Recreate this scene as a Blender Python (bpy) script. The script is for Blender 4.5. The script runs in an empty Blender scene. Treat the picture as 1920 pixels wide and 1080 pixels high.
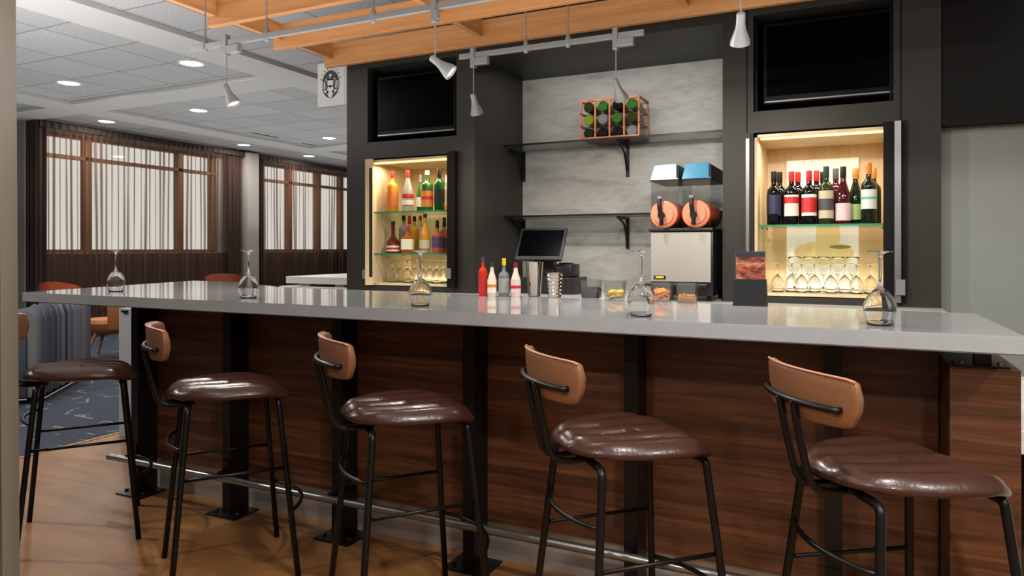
import bpy, bmesh, math, random
from mathutils import Vector, Matrix, Euler
random.seed(7)
S = bpy.context.scene
COL = S.collection
PI = math.pi
FL, H0 = 1324.0, 1.30
YAW = math.atan(636/1324.0)
FX, FY = -math.sin(YAW), math.cos(YAW)
RX, RY = math.cos(YAW), math.sin(YAW)
def onz(u, v, z):
    d = (z-H0)*FL/(466-v); l = (u-960)/FL*d
    return d*FX+l*RX, d*FY+l*RY
def ony(u, Y, v=None):
    """world x (and z) of the sight line through u at depth Y"""
    k = (u-960)/FL; d = Y/(FY+k*RY); x = d*(FX+k*RX)
    return x if v is None else (x, H0+(466-v)*d/FL)

# ------------------------------------------------------------------ helpers
def bx(bm, x0, x1, y0, y1, z0, z1, bev=0.0):
    r = bmesh.ops.create_cube(bm, size=1.0)
    vs = r['verts']
    for v in vs:
        v.co = Vector(((x0+x1)/2+v.co.x*(x1-x0), (y0+y1)/2+v.co.y*(y1-y0), (z0+z1)/2+v.co.z*(z1-z0)))
    if bev > 0:
        es = list({e for v in vs for e in v.link_edges})
        bmesh.ops.bevel(bm, geom=es, offset=bev, segments=2, affect='EDGES', profile=0.5)
def prism(bm, pts, z0, z1):
    a = [bm.verts.new((x, y, z0)) for x, y in pts]; b = [bm.verts.new((x, y, z1)) for x, y in pts]
    n = len(pts)
    bm.faces.new(a[::-1]); bm.faces.new(b)
    for i in range(n): bm.faces.new((a[i], a[(i+1) % n], b[(i+1) % n], b[i]))
def prism_xz(bm, pts, y0, y1):
    a = [bm.verts.new((x, y0, z)) for x, z in pts]; b = [bm.verts.new((x, y1, z)) for x, z in pts]
    n = len(pts)
    bm.faces.new(a); bm.faces.new(b[::-1])
    for i in range(n): bm.faces.new((a[i], b[i], b[(i+1) % n], a[(i+1) % n]))
def lathe(bm, prof, n=20, cx=0, cy=0, cz=0, M=None, cap=True):
    rings = []
    for r, z in prof:
        rg = []
        for i in range(n):
            t = 2*PI*i/n
            c = Vector((r*math.cos(t), r*math.sin(t), z))
            if M is not None: c = M @ c
            rg.append(bm.verts.new(c+Vector((cx, cy, cz))))
        rings.append(rg)
    for a, b in zip(rings, rings[1:]):
        for i in range(n): bm.faces.new((a[i], a[(i+1) % n], b[(i+1) % n], b[i]))
    if cap:
        bm.faces.new(rings[0][::-1]); bm.faces.new(rings[-1])
def smoothpath(pts, k=6):
    P = [Vector(p) for p in pts]; out = []
    for i in range(len(P)-1):
        p0 = P[max(i-1, 0)]; p1 = P[i]; p2 = P[i+1]; p3 = P[min(i+2, len(P)-1)]
        for j in range(k):
            t = j/k
            out.append(0.5*((2*p1)+(p2-p0)*t+(2*p0-5*p1+4*p2-p3)*t*t+(3*p1-p0-3*p2+p3)*t**3))
    out.append(P[-1]); return out
def tube(bm, pts, r, n=10, r2=None):
    P = [Vector(p) for p in pts]; rings = []
    up = None
    for i, p in enumerate(P):
        t = (P[min(i+1, len(P)-1)]-P[max(i-1, 0)]).normalized()
        if up is None:
            up = Vector((0, 0, 1)) if abs(t.z) < 0.9 else Vector((1, 0, 0))
        s = t.cross(up).normalized(); up = s.cross(t).normalized()
        rr = r if r2 is None else r+(r2-r)*i/(len(P)-1)
        rings.append([bm.verts.new(p+(s*math.cos(2*PI*j/n)+up*math.sin(2*PI*j/n))*rr) for j in range(n)])
    for a, b in zip(rings, rings[1:]):
        for j in range(n): bm.faces.new((a[j], a[(j+1) % n], b[(j+1) % n], b[j]))
    bm.faces.new(rings[0][::-1]); bm.faces.new(rings[-1])
def NB(): return bmesh.new()
def obj(name, bm, mat, parent=None, smooth=False, label=None, recalc=True):
    if recalc: bmesh.ops.recalc_face_normals(bm, faces=bm.faces)
    me = bpy.data.meshes.new(name); bm.to_mesh(me); bm.free()
    if smooth:
        for p in me.polygons: p.use_smooth = True
    o = bpy.data.objects.new(name, me); COL.objects.link(o)
    for m in (mat if isinstance(mat, (list, tuple)) else [mat]): me.materials.append(m)
    if smooth and smooth != 'full':
        try: me.set_sharp_from_angle(angle=math.radians(40))
        except Exception: pass
    if parent is not None: o.parent = parent
    if label: o['label'] = label
    return o
def thing(name, label, cat, loc=(0, 0, 0), rz=0.0, group=None):
    o = bpy.data.objects.new(name, None); COL.objects.link(o)
    o.empty_display_size = 0.05
    o.location = loc; o.rotation_euler = (0, 0, rz)
    o['label'] = label; o['category'] = cat
    if group: o['group'] = group
    return o
def tag(o, label, cat, group=None, kind=None):
    o['label'] = label; o['category'] = cat
    if group: o['group'] = group
    if kind: o['kind'] = kind
    return o
def struct(name, bm, mat, label=None, smooth=False, parent=None):
    o = obj(name, bm, mat, parent, smooth)
    if parent is None:
        o['kind'] = 'structure'
        if label: o['label'] = label
    return o

# ------------------------------------------------------------------ materials
def lin(c):
    def g(x):
        x /= 255.0
        return x/12.92 if x <= 0.04045 else ((x+0.055)/1.055)**2.4
    return (g(c[0]), g(c[1]), g(c[2]), 1)
def mat(name, c, rough=0.5, metal=0.0, trans=0.0, ior=1.45, emit=None, es=0, bump=None, spec=0.5, coat=0.0, var=0.0, vs=8.0):
    m = bpy.data.materials.new(name); m.use_nodes = True
    nt = m.node_tree; b = nt.nodes['Principled BSDF']
    c = lin(c) if max(c[:3]) > 1.001 else (c[0], c[1], c[2], 1)
    b.inputs['Base Color'].default_value = c
    b.inputs['Roughness'].default_value = rough; b.inputs['Metallic'].default_value = metal
    b.inputs['Transmission Weight'].default_value = trans; b.inputs['IOR'].default_value = ior
    b.inputs['Specular IOR Level'].default_value = spec; b.inputs['Coat Weight'].default_value = coat
    if emit: b.inputs['Emission Color'].default_value = lin(emit); b.inputs['Emission Strength'].default_value = es
    if var or bump:
        tc = nt.nodes.new('ShaderNodeTexCoord'); n = nt.nodes.new('ShaderNodeTexNoise')
        n.inputs['Scale'].default_value = vs; n.inputs['Detail'].default_value = 6
        nt.links.new(tc.outputs['Object'], n.inputs['Vector'])
        if var:
            mx = nt.nodes.new('ShaderNodeMixRGB'); mx.blend_type = 'MULTIPLY'; mx.inputs[0].default_value = 1
            rp = nt.nodes.new('ShaderNodeMapRange'); rp.inputs[1].default_value = 0.3; rp.inputs[2].default_value = 0.7
            rp.inputs[3].default_value = 1-var; rp.inputs[4].default_value = 1+var
            nt.links.new(n.outputs[0], rp.inputs[0]); mx.inputs[1].default_value = c
            nt.links.new(rp.outputs[0], mx.inputs[2]); nt.links.new(mx.outputs[0], b.inputs['Base Color'])
        if bump:
            bp = nt.nodes.new('ShaderNodeBump'); bp.inputs['Strength'].default_value = bump; bp.inputs['Distance'].default_value = 0.01
            nt.links.new(n.outputs[0], bp.inputs['Height']); nt.links.new(bp.outputs[0], b.inputs['Normal'])
    return m
def ramp(nt, src, stops):
    r = nt.nodes.new('ShaderNodeValToRGB')
    el = r.color_ramp.elements
    while len(el) < len(stops): el.new(0.5)
    for e, (p, c) in zip(el, stops): e.position = p; e.color = lin(c) if max(c[:3]) > 1.001 else (*c[:3], 1)
    nt.links.new(src, r.inputs[0]); return r.outputs[0]
def mapping(nt, scale=(1, 1, 1), rot=(0, 0, 0), loc=(0, 0, 0)):
    tc = nt.nodes.new('ShaderNodeTexCoord'); mp = nt.nodes.new('ShaderNodeMapping')
    mp.inputs['Scale'].default_value = scale; mp.inputs['Rotation'].default_value = rot; mp.inputs['Location'].default_value = loc
    nt.links.new(tc.outputs['Object'], mp.inputs['Vector']); return mp.outputs[0]
def noise(nt, vec, scale, detail=5, dist=0.0, rough=0.5):
    n = nt.nodes.new('ShaderNodeTexNoise'); n.inputs['Scale'].default_value = scale
    n.inputs['Detail'].default_value = detail; n.inputs['Distortion'].default_value = dist; n.inputs['Roughness'].default_value = rough
    nt.links.new(vec, n.inputs['Vector']); return n.outputs[0]
def mixc(nt, a, b, fac, mode='MIX'):
    m = nt.nodes.new('ShaderNodeMixRGB'); m.blend_type = mode
    for s, i in ((a, 1), (b, 2), (fac, 0)):
        if isinstance(s, (int, float)): m.inputs[i].default_value = s
        elif isinstance(s, tuple): m.inputs[i].default_value = lin(s) if max(s[:3]) > 1.001 else (*s[:3], 1)
        else: nt.links.new(s, m.inputs[i])
    return m.outputs[0]
def mth(nt, op, a, b=0.0):
    m = nt.nodes.new('ShaderNodeMath'); m.operation = op
    for s, i in ((a, 0), (b, 1)):
        if isinstance(s, (int, float)): m.inputs[i].default_value = s
        else: nt.links.new(s, m.inputs[i])
    return m.outputs[0]
def base(m): return m.node_tree, m.node_tree.nodes['Principled BSDF']

def woodmat(name, dark, mid, light, scale=(1, 1, 1), rough=0.35, s=3.0, dist=1.2):
    m = mat(name, mid, rough); nt, b = base(m)
    v = mapping(nt, scale)
    n1 = noise(nt, v, s, 8, dist, 0.6); n2 = noise(nt, v, s*9, 4, 0.2, 0.6)
    k = mth(nt, 'ADD', mth(nt, 'MULTIPLY', n1, 0.75), mth(nt, 'MULTIPLY', n2, 0.25))
    c = ramp(nt, k, [(0.36, dark), (0.5, mid), (0.64, light)])
    nt.links.new(c, b.inputs['Base Color'])
    return m
M = {}
M['walnut'] = woodmat('walnut', (46, 25, 15), (79, 46, 28), (108, 67, 42), (0.28, 1, 6.5), 0.42, 2.2, 1.6)
M['walnut_side'] = woodmat('walnut_side', (46, 25, 15), (79, 46, 28), (108, 67, 42), (1, 0.28, 6.5), 0.42, 2.2, 1.6)
M['pine'] = woodmat('pine', (162, 108, 60), (180, 124, 74), (196, 142, 90), (0.25, 3, 6), 0.45, 2.0, 0.4)
M['pine_cross'] = woodmat('pine_cross', (162, 108, 60), (180, 124, 74), (196, 142, 90), (3, 0.25, 6), 0.45, 2.0, 0.4)
M['maple'] = woodmat('maple', (206, 180, 140), (222, 198, 158), (232, 210, 172), (3, 3, 0.3), 0.4, 2.0, 0.3)
M['crate'] = woodmat('crate', (140, 78, 48), (176, 104, 68), (196, 124, 86), (1, 1, 1), 0.55, 9.0, 0.3)
M['dark'] = mat('dark_panel', (42, 40, 36), 0.45, spec=0.35, var=0.10, vs=2.5)
M['darker'] = mat('darker_panel', (8, 8, 8), 0.5, spec=0.2)
M['black'] = mat('black_metal', (11, 11, 12), 0.38, spec=0.35)
M['blackpl'] = mat('black_plastic', (24, 25, 28), 0.42)
M['screen'] = mat('screen', (2, 2, 3), 0.25, spec=0.03)
M['tvframe'] = mat('tv_frame', (5, 5, 6), 0.4, spec=0.15)
M['chrome'] = mat('brushed_metal', (150, 152, 152), 0.3, metal=0.9)
M['silver'] = mat('silver_paint', (122, 124, 125), 0.42, metal=0.25)
M['steel'] = mat('stainless', (190, 186, 180), 0.32, metal=0.55, var=0.05, vs=3)
M['kick'] = mat('kick_metal', (176, 170, 166), 0.38, metal=0.6, var=0.12, vs=4)
M['mirrorsteel'] = mat('polished_steel', (215, 205, 195), 0.1, metal=1.0)
M['leather'] = mat('brown_leather', (60, 36, 29), 0.30, bump=0.10, vs=90, var=0.12, coat=0.12)
M['tan'] = mat('tan_leather', (126, 85, 58), 0.42, bump=0.05, vs=120, var=0.05)
M['tanedge'] = mat('tan_piping', (176, 124, 98), 0.4)
M['quartz'] = mat('quartz', (150, 153, 157), 0.07, var=0.03, vs=40, spec=0.55, coat=0.0)
M['counter'] = mat('back_counter', (185, 185, 182), 0.2)
M['white'] = mat('white_paint', (205, 205, 200), 0.5)
M['post'] = mat('grey_pillar', (128, 122, 110), 0.6, var=0.02)
M['greywall'] = mat('grey_wall', (132, 138, 134), 0.55, var=0.06, vs=2)
M['wall'] = mat('wall_paint', (138, 134, 128), 0.7)
M['ceil'] = mat('ceiling_white', (186, 187, 186), 0.8)
M['rope'] = mat('black_rubber', (10, 10, 10), 0.6)
# concrete look panels
m = mat('concrete_panel', (170, 170, 165), 0.5); nt, b = base(m)
v = mapping(nt, (1, 1, 3.2)); n1 = noise(nt, v, 2.2, 8, 0.6, 0.65); n2 = noise(nt, v, 14, 6, 0.3, 0.7)
k = mth(nt, 'ADD', mth(nt, 'MULTIPLY', n1, 0.7), mth(nt, 'MULTIPLY', n2, 0.3))
nt.links.new(ramp(nt, k, [(0.32, (128, 128, 124)), (0.5, (160, 160, 156)), (0.68, (178, 178, 173))]), b.inputs['Base Color'])
M['concrete'] = m
# tile ceiling
m = mat('ceiling_tiles', (178, 180, 181), 0.85); nt, b = base(m)
v = mapping(nt, (1, 1, 1), loc=(0.05, 0.06, 0))
br = nt.nodes.new('ShaderNodeTexBrick'); br.offset = 0; br.squash = 1
br.inputs['Scale'].default_value = 1; br.inputs['Mortar Size'].default_value = 0.009; br.inputs['Mortar Smooth'].default_value = 0.3
br.inputs['Brick Width'].default_value = 0.74; br.inputs['Row Height'].default_value = 0.6; br.inputs['Bias'].default_value = 0
br.inputs['Color1'].default_value = lin((182, 184, 185)); br.inputs['Color2'].default_value = lin((170, 172, 174)); br.inputs['Mortar'].default_value = lin((128, 130, 131))
nt.links.new(v, br.inputs['Vector'])
fl = noise(nt, v, 60, 3)
nt.links.new(mixc(nt, br.outputs[0], ramp(nt, fl, [(0.35, (225, 225, 225)), (0.6, (255, 255, 255))]), 1.0, 'MULTIPLY'), b.inputs['Base Color'])
M['tiles'] = m
# floor tiles, warm wood look
m = mat('floor_tiles', (170, 115, 75), 0.45); nt, b = base(m)
v = mapping(nt, (1, 1, 1), loc=(0.1, 0.2, 0))
br = nt.nodes.new('ShaderNodeTexBrick'); br.offset = 0.33
br.inputs['Scale'].default_value = 1; br.inputs['Mortar Size'].default_value = 0.0035; br.inputs['Mortar Smooth'].default_value = 0.2
br.inputs['Brick Width'].default_value = 0.9; br.inputs['Row Height'].default_value = 0.3; br.inputs['Bias'].default_value = 0
br.inputs['Color1'].default_value = lin((158, 112, 66)); br.inputs['Color2'].default_value = lin((146, 101, 58)); br.inputs['Mortar'].default_value = lin((124, 82, 50))
nt.links.new(v, br.inputs['Vector'])
v2 = mapping(nt, (0.6, 2.2, 1)); n1 = noise(nt, v2, 3.0, 8, 0.8, 0.6)
nt.links.new(mixc(nt, br.outputs[0], ramp(nt, n1, [(0.3, (205, 200, 198)), (0.65, (255, 255, 255))]), 1.0, 'MULTIPLY'), b.inputs['Base Color'])
M['floor'] = m
# carpet with short pale dashes
m = mat('carpet', (44, 50, 64), 0.95); nt, b = base(m)
masks = []
for ang, off in ((0.62, 0.0), (-0.72, 0.37), (0.05, 0.81)):
    vv = mapping(nt, (1, 1, 1), (0, 0, ang), (off, off*0.7, 0))
    br = nt.nodes.new('ShaderNodeTexBrick'); br.offset = 0.45
    br.inputs['Scale'].default_value = 1; br.inputs['Mortar Size'].default_value = 0.010; br.inputs['Mortar Smooth'].default_value = 0.0
    br.inputs['Brick Width'].default_value = 0.34; br.inputs['Row Height'].default_value = 0.27
    br.inputs['Color1'].default_value = (0, 0, 0, 1); br.inputs['Color2'].default_value = (0, 0, 0, 1); br.inputs['Mortar'].default_value = (1, 1, 1, 1)
    nt.links.new(vv, br.inputs['Vector'])
    g = noise(nt, mapping(nt, (1, 1, 1), (0, 0, 0), (off*9, 3+off, 0)), 5.0, 2)
    masks.append(mth(nt, 'MULTIPLY', br.outputs[0], mth(nt, 'GREATER_THAN', g, 0.60)))
mk = mth(nt, 'MAXIMUM', mth(nt, 'MAXIMUM', masks[0], masks[1]), masks[2])
fz = noise(nt, mapping(nt), 90, 2)
bc = ramp(nt, fz, [(0.3, (38, 44, 56)), (0.7, (60, 66, 82))])
nt.links.new(mixc(nt, bc, (128, 134, 142), mth(nt, 'MULTIPLY', mk, 0.75)), b.inputs['Base Color'])
M['carpet'] = m
# vertical stripe upholstery: the stripes follow the local x axis
m = mat('striped_fabric', (90, 94, 104), 0.85); nt, b = base(m)
tc = nt.nodes.new('ShaderNodeTexCoord'); sp = nt.nodes.new('ShaderNodeSeparateXYZ'); nt.links.new(tc.outputs['Object'], sp.inputs[0])
w = mth(nt, 'FRACT', mth(nt, 'MULTIPLY', sp.outputs[0], 2.4))
nt.links.new(ramp(nt, w, [(0.0, (120, 118, 118)), (0.14, (66, 76, 100)), (0.3, (120, 124, 134)), (0.42, (96, 90, 94)), (0.55, (50, 58, 82)), (0.7, (128, 126, 130)), (0.85, (60, 62, 78)), (1.0, (112, 112, 116))]), b.inputs['Base Color'])
M['stripes'] = m
M['greyfabric'] = mat('grey_fabric', (66, 72, 84), 0.9)
M['orange'] = mat('orange_fabric', (176, 78, 44), 0.8, var=0.25, vs=9)
M['rust'] = mat('rust_fabric', (150, 72, 50), 0.8, var=0.1)
M['caramel'] = mat('caramel_leather', (176, 112, 66), 0.5)
M['oak'] = mat('oak', (168, 118, 82), 0.5)
# sheer curtain: woven stripes of gathered cloth, thin and dense
def curtain_mat(name, lo=0.30, hi=0.85):
    m = bpy.data.materials.new(name); m.use_nodes = True; nt = m.node_tree; nt.nodes.clear()
    out = nt.nodes.new('ShaderNodeOutputMaterial'); mix = nt.nodes.new('ShaderNodeMixShader')
    tr = nt.nodes.new('ShaderNodeBsdfTransparent'); df = nt.nodes.new('ShaderNodeBsdfDiffuse'); tl = nt.nodes.new('ShaderNodeBsdfTranslucent'); ad = nt.nodes.new('ShaderNodeMixShader')
    df.inputs[0].default_value = lin((84, 62, 54)); tl.inputs[0].default_value = lin((140, 112, 92)); ad.inputs[0].default_value = 0.45
    nt.links.new(df.outputs[0], ad.inputs[1]); nt.links.new(tl.outputs[0], ad.inputs[2])
    wv = nt.nodes.new('ShaderNodeTexWave'); wv.wave_type = 'BANDS'; wv.bands_direction = 'Y'; wv.wave_profile = 'SIN'
    wv.inputs['Scale'].default_value = 3.6; wv.inputs['Distortion'].default_value = 5.0; wv.inputs['Detail'].default_value = 2; wv.inputs['Detail Scale'].default_value = 0.35
    nt.links.new(mapping(nt, (1, 1, 0.10)), wv.inputs['Vector']); n = wv.outputs[1]
    n2 = noise(nt, mapping(nt, (1, 1, 0.02), loc=(3, 7, 0)), 26, 2)
    k = mth(nt, 'ADD', mth(nt, 'MULTIPLY', n, 0.6), mth(nt, 'MULTIPLY', n2, 0.4))
    op = ramp(nt, k, [(0.35, (lo*0.8,)*3), (0.60, (lo,)*3), (0.72, (hi,)*3), (0.85, (0.93,)*3)])
    nt.links.new(op, mix.inputs[0]); nt.links.new(tr.outputs[0], mix.inputs[1]); nt.links.new(ad.outputs[0], mix.inputs[2]); nt.links.new(mix.outputs[0], out.inputs[0])
    return m
M['curtain'] = curtain_mat('sheer_brown_curtain', 0.30, 0.72)
M['curtain_dense'] = mat('dense_brown_curtain', (42, 31, 29), 0.9)
# panes
def pane_mat(name, tint=(1, 1, 1), gl=0.06):
    m = bpy.data.materials.new(name); m.use_nodes = True; nt = m.node_tree; nt.nodes.clear()
    out = nt.nodes.new('ShaderNodeOutputMaterial'); mix = nt.nodes.new('ShaderNodeMixShader')
    tr = nt.nodes.new('ShaderNodeBsdfTransparent'); g = nt.nodes.new('ShaderNodeBsdfGlossy'); g.inputs['Roughness'].default_value = 0.02
    tr.inputs[0].default_value = (*tint, 1); mix.inputs[0].default_value = gl
    nt.links.new(tr.outputs[0], mix.inputs[1]); nt.links.new(g.outputs[0], mix.inputs[2]); nt.links.new(mix.outputs[0], out.inputs[0]); return m
M['pane'] = pane_mat('window_pane')
M['acrylic'] = pane_mat('clear_acrylic', (0.93, 0.95, 0.96), 0.10)
M['tub'] = pane_mat('clear_tub', (0.91, 0.92, 0.92), 0.12)
M['shelfglass'] = pane_mat('shelf_glass', (0.80, 0.95, 0.88), 0.12)
M['shelfedge'] = mat('green_glass_edge', (70, 150, 110), 0.15, trans=0.3)
M['smokedglass'] = pane_mat('smoked_shelf', (0.72, 0.73, 0.73), 0.15)
M['glass'] = mat('clear_glass', (0.97, 0.98, 0.98), 0.0, trans=1.0, ior=1.45)

def bottlemat(name, c, trans=0.0, rough=0.06): return mat(name, c, rough, trans=trans, ior=1.3, coat=0.3)
B = {k: bottlemat('bottle_'+k, *a) for k, a in dict(
    wine=((12, 12, 16),), winered=((60, 12, 20),), winegreen=((18, 30, 18),), amber=((190, 98, 36), 0.35), gold=((214, 150, 50), 0.3), orange=((240, 160, 40), 0.25),
    clear=((228, 228, 222), 0.75), green=((60, 118, 44), 0.4), dkgreen=((24, 90, 36), 0.3), darkred=((96, 24, 20), 0.1), pinkamber=((190, 96, 66), 0.3),
    cream=((226, 208, 190), 0.1), redliq=((206, 52, 32), 0.1), smoke=((150, 156, 160), 0.5), lime=((132, 156, 50), 0.3), dkolive=((44, 52, 26), 0.2)).items()}
C_ = {k: mat('paint_'+k, c, r) for k, (c, r) in dict(
    red=((190, 40, 40), 0.4), cream=((232, 222, 200), 0.6), navy=((40, 46, 76), 0.5), black=((18, 18, 20), 0.4), orange=((206, 128, 56), 0.4),
    pale=((200, 212, 204), 0.6), pink=((214, 190, 190), 0.6), beige=((186, 176, 146), 0.6), lime=((166, 186, 120), 0.6), purple=((74, 56, 88), 0.5),
    yellow=((236, 196, 40), 0.4), teal=((96, 170, 160), 0.5), grey=((150, 150, 150), 0.5), wine=((130, 28, 70), 0.4), labelorange=((206, 120, 50), 0.6),
    white=((228, 228, 224), 0.5), dkgreen=((28, 60, 40), 0.5), dkgrey=((70, 70, 70), 0.5)).items()}

# ------------------------------------------------------------------ setting
ZC = 3.10
bm = NB(); bx(bm, -4.65, 3.2, -3.0, 13.6, -0.06, 0.0); struct('floor', bm, M['floor'], 'warm brown tile floor around the bar')
bm = NB(); bx(bm, -14.0, -4.65, -3.0, 13.6, -0.06, 0.0); struct('floor.001', bm, M['carpet'], 'dark blue carpet with short pale dashes in the lounge')
bm = NB(); bx(bm, -4.665, -4.635, -3.0, 13.5, 0.0, 0.004); struct('trim_1', bm, M['oak'], 'strip between carpet and tile')
bm = NB(); bx(bm, -14.0, 3.2, -3.0, 6.1, ZC, ZC+0.10); bx(bm, -10.38, 3.2, 6.1, 13.6, ZC, ZC+0.10); struct('ceiling', bm, M['tiles'], 'grey tiled ceiling')
# smooth bulkhead bands of the ceiling
bands = [(-5.45, -4.98, -3.0, 13.5), (-9.05, -8.58, -3.0, 13.5), (-14.0, -10.05, 5.86, 5.9), (-8.58, -5.45, 5.44, 5.88), (-8.58, -5.45, 1.4, 1.85), (-8.58, -5.45, 9.65, 10.1), (-14, -9.05, 5.44, 5.88)]
for i, (a, b_, c, d) in enumerate(bands):
    bm = NB(); bx(bm, a, b_, c, d, ZC-0.045, ZC-0.001); struct('trim_%d' % (i+2), bm, M['ceil'], 'smooth white ceiling band')
# left wall with two window openings
WX = -10.03
def wall_with_holes(name, x0, x1, ya, yb, holes):
    bm = NB(); y = ya
    for (h0, h1, z0, z1) in holes:
        bx(bm, x0, x1, y, h0, 0, ZC); bx(bm, x0, x1, h0, h1, 0, z0); bx(bm, x0, x1, h0, h1, z1, ZC); y = h1
    bx(bm, x0, x1, y, yb, 0, ZC)
    return struct(name, bm, M['wall'])
W1 = (5.98, 9.02, 1.235, 2.95); W2 = (9.98, 13.0, 1.235, 2.95)
wall_with_holes('wall_left', WX-0.35, WX-0.13, 5.84, 13.5, [W1, W2])
bm = NB(); bx(bm, -14.0, WX-0.35, 5.92, 6.1, 0, ZC); bx(bm, WX-0.35, WX-0.13, 5.80, 5.84, 0, ZC); struct('wall_left.001', bm, M['wall'])
bm = NB(); bx(bm, -14.1, -14.0, -3.0, 6.1, 0, ZC); struct('wall_left.002', bm, M['wall'])
bm = NB(); bx(bm, WX-0.35, 3.2, 13.5, 13.6, 0, ZC); struct('wall_back', bm, M['wall'])
bm = NB(); bx(bm, -14.1, 3.3, -3.1, -3.0, 0, ZC); struct('wall_front', bm, M['wall'])
bm = NB(); bx(bm, 3.2, 3.3, -3.0, 13.6, 0, ZC); struct('wall_right', bm, M['wall'])
bm = NB(); bx(bm, WX-0.13, WX+0.12, 9.5, 9.78, 0, ZC-0.05); struct('wall_pier', bm, M['wall'], 'pale wall pier between the two curtains')
def window(n, W, mull):
    bm = NB(); y0, y1, z0, z1 = W
    for y in (y0, y1-0.05): bx(bm, WX-0.28, WX-0.18, y, y+0.05, z0, z1)
    for z in (z0, z1-0.05): bx(bm, WX-0.28, WX-0.18, y0, y1, z, z+0.05)
    for y in mull: bx(bm, WX-0.28, WX-0.16, y-0.05, y+0.05, z0, z1)
    bx(bm, WX-0.28, WX-0.16, y0, y1, 2.60, 2.65)
    w = struct('window_%d' % n, bm, mat('window_frame_wood_%d' % n, (120, 82, 54), 0.5), 'brown framed window behind the sheer curtain')
    bm = NB(); bx(bm, WX-0.235, WX-0.229, y0, y1, z0, z1); obj('pane', bm, M['pane'], w)
window(1, W1, (6.72, 8.32)); window(2, W2, (10.9, 11.75, 12.5))
# curtains
def curtain(y0, y1, xret, label):
    root = thing('curtain', label, 'curtain', (WX, y0, 0))
    def sheet(y0, y1, z0, z1, amp, per, x, t=0.0):
        bm = NB(); n = int((y1-y0)/per*10); prev = None
        ph = random.random()*6
        for i in range(n+1):
            y = y0+(y1-y0)*i/n
            dx = amp*math.sin(2*PI*(y+0.03*math.sin(y*5+ph))/per)+0.3*amp*math.sin(2*PI*y/(per*2.7)+ph)
            c = [bm.verts.new((x+dx*(0.6 if z > 2.8 else 1), y, z)) for z in (z0, (z0+z1)/2, z1)]
            if prev:
                for a in range(2): bm.faces.new((prev[a], c[a], c[a+1], prev[a+1]))
            prev = c
        return bm
    L = y1-y0
    obj('sheer_cloth', sheet(0, L, 0.03, ZC-0.06, 0.022, 0.115, 0.06), M['curtain'], root, 'full')
    obj('heading', sheet(0, L, 2.97, ZC-0.055, 0.02, 0.10, 0.10), M['curtain_dense'], root, 'full')
    obj('gathered_edge', sheet(0, 0.14, 0.03, ZC-0.06, 0.02, 0.07, 0.035), M['curtain_dense'], root, 'full')
    obj('gathered_edge', sheet(L-0.34, L, 0.03, ZC-0.06, 0.02, 0.08, 0.035), M['curtain_dense'], root, 'full')
    bm = NB(); n = 40; prev = None
    for i in range(n+1):
        x = 0.10-xret*i/n; dy = 0.02*math.sin(x*70)
        c = [bm.verts.new((x, dy-0.03, z)) for z in (0.03, ZC-0.055)]
        if prev: bm.faces.new((prev[0], c[0], c[1], prev[1]))
        prev = c
    obj('return_cloth', bm, M['curtain_dense'], root, 'full')
    bm = NB(); tube(bm, [(0.06, 0, ZC-0.05), (0.06, L, ZC-0.05)], 0.012); obj('curtain_track', bm, M['black'], root)
    return root
curtain(5.86, 9.46, 0.55, 'brown sheer curtain over the wide window nearest the grey pillar')
curtain(9.84, 13.3, 0.25, 'brown sheer curtain over the farther window, beside the dark bar cabinet')
# dark wainscot behind the curtain below the glass
bm = NB(); bx(bm, WX-0.128, WX-0.10, 5.86, 9.46, 0, 1.225); bx(bm, WX-0.128, WX-0.10, 9.84, 13.4, 0, 1.225); struct('baseboard_left', bm, mat('dark_wainscot', (62, 46, 42), 0.7))
# near pillar at the left frame edge
bm = NB()
x0 = ony(41, 0.95); x1 = ony(34, 0.95)
a = [(-4.6, 0.70), (ony(10, 0.70), 0.70), (x0, 0.95), (-4.6, 0.95)]
prism(bm, a, 0, ZC)
for vv in bm.verts:
    if vv.co.z > 1 and vv.co.x > -3: vv.co.x += (x1-x0)*2.6
bmesh.ops.bevel(bm, geom=[e for e in bm.edges if abs(e.verts[0].co.z-e.verts[1].co.z) > 1 and e.verts[0].co.x > -3], offset=0.006, segments=2, affect='EDGES')
struct('wall_pillar', bm, M['post'], 'grey taupe pillar at the left edge')
# grey wall right of the cabinets
YF = 4.20
bm = NB(); bx(bm, 0.42, 3.2, YF+0.08, YF+0.2, 0, ZC); struct('wall_grey', bm, M['greywall'], 'bluish grey wall right of the bar cabinet')
bm = NB(); bx(bm, 0.42, 3.2, YF, YF+0.08, 1.925, ZC); struct('trim_12', bm, M['darker'], 'black soffit over the grey wall')

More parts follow.
